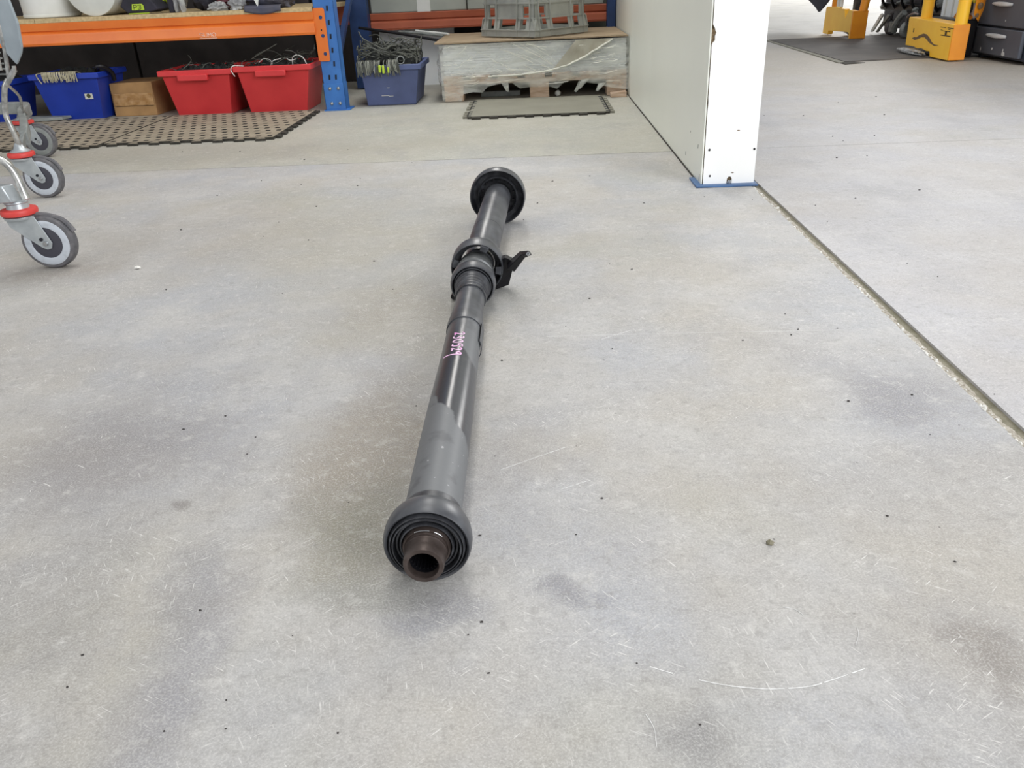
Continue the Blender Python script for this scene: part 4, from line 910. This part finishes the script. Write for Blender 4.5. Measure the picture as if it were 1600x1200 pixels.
for i in range(22):
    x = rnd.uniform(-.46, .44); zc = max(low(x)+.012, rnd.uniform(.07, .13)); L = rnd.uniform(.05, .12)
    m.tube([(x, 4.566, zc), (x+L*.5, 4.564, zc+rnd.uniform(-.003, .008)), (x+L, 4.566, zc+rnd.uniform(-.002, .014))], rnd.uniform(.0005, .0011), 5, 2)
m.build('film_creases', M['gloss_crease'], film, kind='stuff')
# twisted diagonal rope of film and loose flaps
m = MB(); vs = []; P_ = spline([(-.245, 4.572, .125), (-.10, 4.566, .128), (.02, 4.562, .138), (.13, 4.560, .155), (.22, 4.560, .185), (.32, 4.562, .235), (.41, 4.570, .285)], 8)
m.tube([tuple(p+Vector((0, -.004, .003*noise.noise(p*40)))) for p in P_], .0045, 8, 1); m.build('film_twist', M['gloss_crease'], film)
m = MB(); vs = []; fs = []
for i in range(25):
    t = i/24; a = Vector((.10+.31*t, 4.562, .150+.135*t**1.3)); b = Vector((.20+.10*t, 4.563, .288-.04*(1-t)*0)); 
    for j in range(9):
        q = a.lerp(Vector((.22+.19*t, 4.566, .288)), j/8); vs.append((q.x, q.y-.006*abs(noise.noise(Vector((q.x*30, q.z*30, 1)))), q.z))
for i in range(24):
    for j in range(8): a = i*9+j; fs.append((a, a+9, a+10, a+1))
m.add(vs, fs).build('loose_flap', mat('film_dull', (168, 162, 144), .35, c2=(184, 180, 164), scale=20, alpha=.85), film)
for (x, z, x2, z2) in ((-.16, .092, -.145, .045), (.255, .085, .215, .030), (.27, .09, .235, .045), (.36, .07, .33, .03)):
    MB().add([(x-.02, 4.568, z), (x+.022, 4.566, z+.004), (x2+.006, 4.562, z2), (x2-.006, 4.564, z2+.004)], [(0, 1, 2, 3)]).build('torn_strip', M['film'], film, solid=.0008)
tag(MB().blob((.125, 4.66, .032), .016, .016, .016, .05, 2, 1, 16, 12).build('plastic_ball', M['plastic_w']), 'small white round knob in the dark under the pallet right of its middle block', 'knob')
bpy.data.objects['plastic_ball'].location.z = -.016
tag(MB().box(-.30, -.08, 4.75, 4.80, .0, .028).build('metal_bar', M['galv'], bevel=.003), 'grey metal bar lying under the pallet left of its middle block', 'bar')
tag(MB().hexa([(.40, 4.50+.02, 0), (.485, 4.52, 0), (.485, 4.575, 0), (.40, 4.575, 0)], [(.40, 4.525, .022), (.485, 4.52, .030), (.485, 4.575, .030), (.40, 4.575, .022)]).build('wood_offcut', M['pallet'], bevel=.003), 'split wooden offcut on the floor between pallet and partition', 'offcut')

# ---------------------------------------------------------------- grey crate
cr = thing('crate', 'grey plastic lattice crate standing cornerwise on the brown board', 'crate', (.008, 4.60, .3065), math.radians(45))
S_, HH = .385, .34
m = MB(); t = .005
def side(m, org, ux):   # one lattice wall in local coordinates: ux along, outward normal n
    ux = Vector(ux); nrm = Vector((ux.y, -ux.x, 0)); org = Vector(org)
    def bx(a0, a1, z0, z1, f0=0.0, f1=0.0, th=t):
        b = [org+ux*a0+nrm*f0, org+ux*a1+nrm*f0, org+ux*a1+nrm*(f0-th), org+ux*a0+nrm*(f0-th)]
        c = [org+ux*a0+nrm*f1, org+ux*a1+nrm*f1, org+ux*a1+nrm*(f1-th), org+ux*a0+nrm*(f1-th)]
        m.hexa([p+Vector((0, 0, z0)) for p in b], [p+Vector((0, 0, z1)) for p in c])
    F = .016
    bx(-F, S_+F, .0, .030, F, F-.002, .012); bx(-F-.002, S_+F+.002, .030, .034, F+.003, F+.003, .014)
    for a0, a1 in ((-F, .035), (.085, .125), (.25, .285), (.33, S_+F)): bx(a0, a1, .034, .085, F-.001, .002)
    bx(-.004, S_+.004, .085, .093, .006, .006, .010)
    for a0, a1 in ((0, .035), (.085, .30), (.345, S_)): bx(a0, a1, .093, .158, 0, 0)
    bx(0, S_, .153, .158, .001, .001)
    bx(-.004, S_+.004, .158, .166, .006, .006, .010)
    for k in range(8): a = k*(S_-.02)/7; bx(a, a+.02, .166, .235, 0, 0)
    bx(0, S_, .166, .178, .001, .001); bx(0, S_, .196, .201, .003, .003)
    bx(-.004, S_+.004, .235, .243, .006, .006, .010)
    for a0, a1 in ((0, .035), (.085, .30), (.345, S_)): bx(a0, a1, .243, .320, 0, 0)
    bx(-.006, S_+.006, .320, .340, .008, .008, .012)
    for a in (.02, .105, .265, .36): bx(a, a+.004, .0, .32, .0195, .004, .006)
for nm, org, ux in (('front_left', (0, S_, 0), (0, -1, 0)), ('front_right', (0, 0, 0), (1, 0, 0)), ('back_right', (S_, 0, 0), (0, 1, 0)), ('back_left', (S_, S_, 0), (-1, 0, 0))):
    m = MB(); side(m, org, ux); m.build('lattice_side', M['crate'], cr, smooth=False, local=True)
m = MB()
for k in range(9): a = k*(S_-.016)/8; m.box(a, a+.016, 0, S_, .004, .012); m.box(0, S_, a, a+.016, .004, .0119)
m.build('crate_base', M['crate'], cr, smooth=False, local=True)

# ---------------------------------------------------------------- things on the left shelf (board top z=.500)
ZS = .5005
bk_ = thing('white_drum', 'white plastic drum standing on the shelf behind the trolley panel', 'drum', (-2.49, 4.62, ZS))
MB().lathe([(0, .128), (.003, .133), (.012, .135), (.10, .137), (.30, .140), (.305, .146), (.33, .146), (.33, .0001)], (-2.52, 4.62, ZS), (0, 0, 1), 48, (True, False)).build('drum_body', M['plastic_w'], bk_)
MB().lathe([(0, .137), (.008, .139), (.016, .137)], (-2.52, 4.62, ZS+.004), (0, 0, 1), 48).build('drum_foot', M['foam'], bk_)
def roll(x, r, label, y0, y1):
    t = thing('foam_roll', label, 'roll', (x, (y0+y1)/2, ZS))
    c = (x, y0, ZS+r)
    m = MB(); m.lathe([(.0, .036), (.0, r-.006), (.004, r), (y1-y0-.004, r), (y1-y0, r-.006), (y1-y0, .036)], c, (.10, 1, 0), 56); m.build('roll_body', M['foam'], t)
    MB().lathe([(-.001, .036), (-.001, .030), (.3, .030)], c, (.10, 1, 0), 28).build('roll_core', M['core'], t)
    for q in (.07, .1, .125):
        pass
    return t
roll(-2.212, .140, 'white foam roll lying on the shelf with its round end facing out', 4.455, 5.15)
# black pouch with lime label
pc = thing('black_pouch', 'black six-sided pouch with a lime green badge on the shelf', 'pouch', (-1.99, 4.50, ZS))
MB().prism([(-2.078, 4.455, .538), (-2.045, 4.452, ZS+.006), (-1.94, 4.452, ZS+.006), (-1.885, 4.455, .520), (-1.925, 4.46, .575), (-2.05, 4.46, .588)], (.02, .12, 0)).build('pouch_body', M['blackfab'], pc, bevel=.006)
bdg = MB().prism([(-2.018, 4.4495, .520), (-2.012, 4.4495, .548), (-1.962, 4.4495, .548), (-1.955, 4.4495, .540), (-1.955, 4.4495, .519)], (0, .003, 0)).build('badge', M['lime'], pc, smooth=False)
lab(letters('P3', -2.006, .524, .019, .017, 4.4488, M['label_k'], bdg, .0014), 'dark characters on the badge')
MB().tube([(-2.035, 4.445, ZS+.003), (-1.99, 4.44, ZS+.004), (-1.93, 4.445, ZS+.004)], .0025, 6, 3).build('pouch_piping', M['lime'], pc)
bgo = thing('clear_bag', 'clear plastic bag of lime green gloves behind the black pouch', 'bag', (-1.87, 4.58, ZS))
MB().blob((-1.875, 4.66, ZS+.06), .060, .07, .055, .25, 3, 4, 28, 18, zmin=ZS).build('bag_film', M['clearbag'], bgo)
for x in (-1.90, -1.872): MB().blob((x, 4.585, .565), .017, .03, .022, .15, 2, x, 14, 10).build('glove', M['lime'], bgo)
tag(MB().prism([(-1.838, 4.47, ZS), (-1.812, 4.47, ZS), (-1.808, 4.47, .62), (-1.842, 4.47, .62)], (0, .05, 0)).build('black_box', M['blackfab'], bevel=.004), 'narrow black box standing right of the bag of gloves', 'box')
for i, (a, b) in enumerate(((-1.800, .018), (-1.768, .026))):
    tag(MB().blob((a, 4.48, ZS+.05), b*.5, .02, .055, .4, 4, i+3, 16, 12, zmin=ZS).build('plastic_wrap', M['clearbag']), ('narrow upright twist of pale plastic wrap beside the black box' if i == 0 else 'wider twist of pale plastic wrap in front of the dark bundle'), 'wrap')
tag(MB().blob((-1.70, 4.62, ZS+.075), .055, .08, .08, .25, 3, 8, 24, 16, zmin=ZS).build('dark_bundle', M['blackfab']), 'dark fabric bundle in the middle of the shelf', 'bundle')
tag(MB().blob((-1.565, 4.56, ZS+.065), .045, .05, .06, .35, 4, 9, 26, 16, zmin=ZS).build('maroon_cloth', M['maroon']), 'crumpled maroon cloth on the shelf', 'cloth')
for i, (x, y, rx, rz) in enumerate(((-1.585, 4.472, .044, .022), (-1.488, 4.47, .036, .034))):
    tag(MB().blob((x, y, ZS+rz*.7), rx, .035, rz, .45, 2.6, 20+i, 34, 20, zmin=ZS).build('crumpled_bag', M['clearbag']), ('flat crumpled clear bag in front of the maroon cloth' if i == 0 else 'taller crumpled clear bag leaning on the dusty navy bag'), 'bag')
nb = thing('navy_bag', 'dusty navy plastic bag slumped over the front edge of the shelf', 'bag', (-1.34, 4.52, ZS))
MB().blob((-1.33, 4.54, ZS+.05), .115, .09, .062, .25, 3, 31, 34, 18, zmin=ZS).build('bag_body', M['navy'], nb)
m = MB(); vs = []; fs = []
for i in range(25):
    x = -1.440+.185*i/24; d = .028+.014*math.sin(PI*i/24)+.006*noise.noise(Vector((x*30, 0, 0)))
    for j in range(9):
        t = j/8; vs.append((x, 4.47-.048*min(1, t*1.6)-.003*noise.noise(Vector((x*40, t*3, 0))), ZS+.018-(0 if t < .45 else (t-.45)/.55*d)))
for i in range(24):
    for j in range(8): a = i*9+j; fs.append((a, a+1, a+10, a+9))
m.add(vs, fs).build('bag_overhang', M['navy'], nb, solid=.002)
MB().prism([(-1.415, 4.435, .62), (-1.345, 4.435, .62), (-1.372, 4.432, ZS+.008)], (0, .006, .0)).build('white_corner', M['plastic_w'], nb, smooth=False)

# ---------------------------------------------------------------- yellow guards on the right
def fgroup(x, y, z): return (x, y, z)
yg = thing('steel_guard', 'nearer yellow steel guard with two posts and a rusty scrape, beside the charcoal chest', 'guard', (2.65, 5.85, 0))
poly = [(5.530, .009), (5.530, .212), (5.536, .218), (6.19, .232), (6.198, .225), (6.19, .052), (6.05, .052), (6.0, .044), (5.93, .050), (5.86, .040), (5.80, .040), (5.785, .009)]
MB().prism([(2.600, a, b) for a, b in poly], (.102, 0, 0)).build('base_body', M['yellow'], yg, smooth=False, bevel=.004)
MB().box(2.601, 2.701, 5.522, 5.531, .009, .216).build('end_plate', M['orange_y'], yg, bevel=.003)
for y, zt in ((6.055, .95), (5.555, .95)):
    MB().cyl((2.655, y, .215), (2.655, y, zt), .036, n=24).build('post', M['yellow'], yg)
MB().tube([(2.655, 6.055, .94), (2.655, 6.03, .985), (2.655, 5.805, .99), (2.655, 5.58, .985), (2.655, 5.555, .94)], .036, 14, 4).build('top_rail', M['yellow'], yg)
sp_ = [(6.095, .102), (6.07, .112), (6.03, .112), (5.99, .128), (5.93, .142), (5.88, .140), (5.83, .122), (5.79, .100), (5.75, .088), (5.68, .086), (5.74, .078), (5.82, .092), (5.90, .120), (5.95, .118), (6.0, .104), (6.05, .094)]
MB().prism([(2.5988, a, b) for a, b in sp_], (.002, 0, 0)).build('rust_scrape', M['rust'], yg, smooth=False)
m = MB()   # black stencil bars
for (a, b, c, d) in ((5.70, 5.625, .192, .196), (5.60, 5.52, .192, .196), (5.69, 5.665, .176, .179), (5.66, 5.56, .172, .176), (5.625, 5.60, .152, .174), (5.68, 5.545, .146, .151), (5.59, 5.56, .184, .187)):
    m.box(2.5985, 2.6005, b, a, c, d)
m.build('stencil_mark', M['blackprint'], yg)
MB().box(2.5985, 2.6005, 6.085, 6.095, .14, .165).build('stencil_mark', M['blackprint'], yg)
# perforated yellow side plate behind the right post
pl = MB().prism([(2.72, 5.55, .40), (2.72, 5.55, .27), (2.765, 5.57, .225), (2.80, 5.60, .29), (2.81, 5.60, .60), (2.72, 5.55, .60)], (.004, .012, 0)).build('side_plate', M['orange_y'], yg, smooth=False)
MB().lathe([(0, .020), (.003, .016), (.003, .0001)], (2.754, 5.555, .315), (.3, -1, 0), 16).build('plate_hole', M['rust'], yg)
MB().lathe([(0, .013), (.003, .010), (.003, .0001)], (2.744, 5.555, .262), (.3, -1, 0), 16).build('plate_hole', M['rust'], yg)
yg2 = thing('steel_guard', 'farther yellow and amber steel guard with a notched top edge, left of the castors', 'guard', (2.7, 7.8, 0))
poly = [(7.445, .009), (7.445, .222), (7.53, .226), (7.565, .195), (7.60, .160), (7.64, .228), (7.90, .240), (8.10, .232), (8.12, .22), (8.14, .009), (8.00, .009), (7.985, .040), (7.50, .056), (7.47, .05), (7.46, .009)]
MB().prism([(2.650, a, b) for a, b in poly], (.045, 0, 0)).build('base_body', M['yellow'], yg2, smooth=False, bevel=.003)
MB().box(2.650, 2.775, 7.425, 7.446, .009, .222).build('end_plate', M['orange_y'], yg2, bevel=.003)
MB().cyl((2.70, 8.02, .225), (2.70, 8.02, .95), .034, n=20).build('post', M['orange_y'], yg2)
MB().cyl((2.74, 7.455, .215), (2.85, 7.50, .95), .034, n=20).build('post', M['orange_y'], yg2)
for y in (7.90, 7.82):
    MB().tube([(2.68, y, .235), (2.685, y+.01, .30), (2.68, y-.01, .50)], .014, 8, 3).build('white_strap', M['plastic_w'], yg2)
tag(MB().blob((2.80, 7.74, .042), .05, .17, .030, .5, 5, 61, 26, 14, zmin=.009).build('foil_scrap', M['silver']), 'crumpled silvery scrap under the farther yellow guard', 'scrap')
tag(MB().blob((2.55, 6.02, .026), .030, .20, .018, .22, 4, 62, 30, 14, zmin=.009).build('foil_scrap', M['silver']), 'pale broken scrap poking out under the nearer yellow guard', 'scrap')
bpy.data.objects['foil_scrap.001'].location = (.02, .0, 0)
# hanging dark cloth point
m = MB(); P_ = [(2.700, 8.49, .172), (2.700, 8.58, .205), (2.70, 8.70, .235), (2.70, 8.87, .275), (2.70, 9.2, .34), (2.70, 9.6, .80), (2.70, 8.10, .80), (2.70, 8.16, .34), (2.70, 8.26, .275), (2.70, 8.36, .228), (2.70, 8.44, .195)]
m.prism(P_, (.02, .0, 0)); tag(m.build('dark_tarpaulin', M['blackfab'], smooth=False), 'dark tarpaulin hanging down to a point left of the farther yellow guard', 'tarpaulin')
tag(MB().box(2.85, 2.90, 7.95, 8.02, .0, .9).build('grey_board', M['grime'], bevel=.004), 'dark grey upright board behind the farther yellow guard', 'board')

# dark castor machine between the guards
def smallwheel(root, x, y, r, wd, mt, mh):
    wv = MB().lathe([(-wd/2, r*.55), (-wd/2, r*.92), (-wd*.35, r), (wd*.35, r), (wd/2, r*.92), (wd/2, r*.55), (wd*.35, r*.5), (wd*.35, .001)], (x, y, r+.009), (0.42, -1, 0), 28).build('castor_wheel', mt, root)
    MB().lathe([(-wd*.5, .001), (-wd*.55, r*.22), (-wd*.38, r*.5), (wd*.3, r*.5)], (x, y, r+.009), (0.42, -1, 0), 20).build('castor_hub', mh, wv)
    MB().prism([(x-.012, y+.03, .12+r), (x-.012, y-.03, .12+r), (x-.012, y-.012, r), (x-.012, y+.012, r)], (.006, 0, 0)).build('castor_fork', M['grime'], root)
mc = thing('castor_machine', 'dark grimy machine on grey castors between the two yellow guards', 'machine', (3.2, 7.4, 0))
MB().box(3.16, 3.75, 6.45, 8.1, .05, .95).build('machine_body', M['grime'], mc, bevel=.02)
MB().box(3.05, 3.15, 6.6, 7.9, .20, .26).build('machine_skirt', M['blackm'], mc, bevel=.006)
random.seed(21)
for i in range(12):
    y = 6.6+i*.11; z = random.uniform(.22, .42); a = random.uniform(.02, .05)
    MB().blob((3.07, y, z), .05, a, a*.8, .4, 4, 70+i, 14, 10).build('machine_fitting', M[('grime', 'blackm', 'galv')[i % 3]], mc)
for i in range(6):
    y = 6.7+i*.2
    MB().tube([(3.05, y, .45), (3.0, y+.05, .30), (3.06, y+.1, .22)], .012, 8, 4).build('hose', M['blackm'], mc)
smallwheel(mc, 3.05, 7.28, .062, .045, M['galv'], M['grime'])
smallwheel(mc, 3.08, 7.68, .060, .04, M['tyre'], M['grime'])
smallwheel(mc, 3.06, 6.62, .055, .04, M['galv'], M['grime'])
MB().hexa([(2.99, 7.86, .02), (3.02, 7.98, .02), (3.04, 7.98, .03), (3.01, 7.86, .03)], [(3.0, 7.70, .165), (3.02, 7.80, .170), (3.04, 7.80, .175), (3.02, 7.70, .17)]).build('white_flap', M['plastic_w'], mc, bevel=.003)
MB().hexa([(3.02, 7.83, .02), (3.03, 7.88, .02), (3.05, 7.88, .02), (3.04, 7.83, .02)], [(3.02, 7.60, .165), (3.03, 7.68, .170), (3.05, 7.68, .17), (3.04, 7.60, .17)]).build('grey_flap', M['galv'], mc, bevel=.003)
MB().tube([(3.02, 7.46, .05), (3.01, 7.43, .10), (3.02, 7.38, .16), (3.03, 7.33, .20)], .026, 8, 4).build('grey_fork', M['galv'], mc)
MB().tube([(3.02, 7.53, .045), (3.02, 7.52, .12)], .022, 8, 1).build('grey_fork', M['galv'], mc)
MB().box(2.98, 3.05, 6.95, 7.10, .11, .17).build('steel_clevis', M['silver'], mc, bevel=.006)
MB().tube([(2.99, 7.16, .12), (2.98, 7.14, .17), (2.99, 7.05, .205), (2.99, 6.95, .20)], .010, 8, 4).build('bright_lever', M['bright'], mc)
# things seen between the near guard's posts
wp = thing('white_locker', 'pale ribbed panel seen between the posts of the nearer yellow guard', 'panel', (2.95, 6.2, 0))
MB().box(2.93, 2.96, 6.02, 6.46, .0, .9).build('panel_sheet', M['sheet'], wp, bevel=.003)
for k in range(4): MB().box(2.922, 2.931, 6.06+.11*k, 6.075+.11*k, .05, .9).build('panel_rib', M['plastic_w'], wp)
tag(MB().box(2.76, 2.84, 5.72, 6.26, .01, .226).build('black_case', M['blackm'], bevel=.008), 'black case right behind the nearer yellow guard', 'case')
bb = thing('printed_bag', 'yellow and orange printed bag behind the right post of the nearer guard', 'bag', (2.80, 5.78, 0))
MB().box(2.79, 2.84, 5.73, 5.95, .2275, .48).build('bag_body', M['print_w'], bb, bevel=.02)
MB().box(2.786, 2.791, 5.70, 5.92, .325, .46).build('print_band', M['print_y'], bb)
MB().tube([(2.787, 5.92, .235), (2.787, 5.88, .262), (2.787, 5.80, .262), (2.787, 5.72, .240)], .013, 8, 4).build('print_band', M['print_o'], bb)
for k in range(4): MB().tube([(2.786, 5.895-.05*k, .222), (2.786, 5.885-.05*k, .248)], .006, 6, 1).build('print_stroke', M['blackfab'], bb)
for k in range(2): MB().tube([(2.784, 5.90-.04*k, .275), (2.784, 5.89-.05*k, .32)], .005, 6, 1).build('print_stroke', M['blackprint'], bb)
tag(MB().blob((2.765, 5.735, .300), .02, .055, .045, .08, 2, 5, 20, 14).build('black_ball', M['blackm']), 'round black float hanging on the printed bag', 'float')

# charcoal drawer chest
dc = thing('drawer_chest', 'charcoal plastic drawer chest with pale curved handles at the right edge', 'chest', (3.15, 5.5, 0))
MB().box(2.875, 3.40, 5.150, 5.800, .020, .80).build('chest_body', M['chest_d'], dc, bevel=.008)
for z0, z1 in ((.035, .188), (.200, .370), (.382, .552), (.564, .734)):
    d = MB().box(2.850, 2.876, 5.195, 5.785, z0, z1).build('drawer', M['chest'], dc, bevel=.006)
    zc = z0+(z1-z0)*.73
    hm = MB(); vs = []; fs = []
    n = 16
    for i in range(n+1):
        t = i/n; y = 5.365+.240*t; hgt = .013*(math.sin(PI*min(1, .12+t*.85)))**.6; dx = .018*math.sin(PI*t)**.6+.004
        for k in range(8):
            a = 2*PI*k/8; vs.append((2.849-dx*.5+math.cos(a)*dx*.5, y, zc+math.sin(a)*hgt))
    for i in range(n):
        for k in range(8): fs.append((i*8+k, i*8+(k+1) % 8, i*8+8+(k+1) % 8, i*8+8+k))
    fs += [tuple(range(8))[::-1], tuple(range(n*8, n*8+8))]
    hm.add(vs, fs).build('handle', M['handle'], d)
for y, z, a, b in ((5.36, .052, .018, .010), (5.37, .067, .006, .012), (5.50, .070, .008, .006), (5.64, .058, .005, .010), (5.41, .235, .004, .004)):
    MB().blob((2.8485, y, z), .0012, a, b, .6, 4, y*9, 10, 6).build('paint_fleck', M['scuff'], dc)
for y in (5.20, 5.75): MB().cyl((2.93, y, 0), (2.93, y, .022), .03, n=14).build('foot', M['chest_d'], dc)
for y in (5.20, 5.75): MB().cyl((3.34, y, 0), (3.34, y, .022), .03, n=14).build('foot', M['chest_d'], dc)
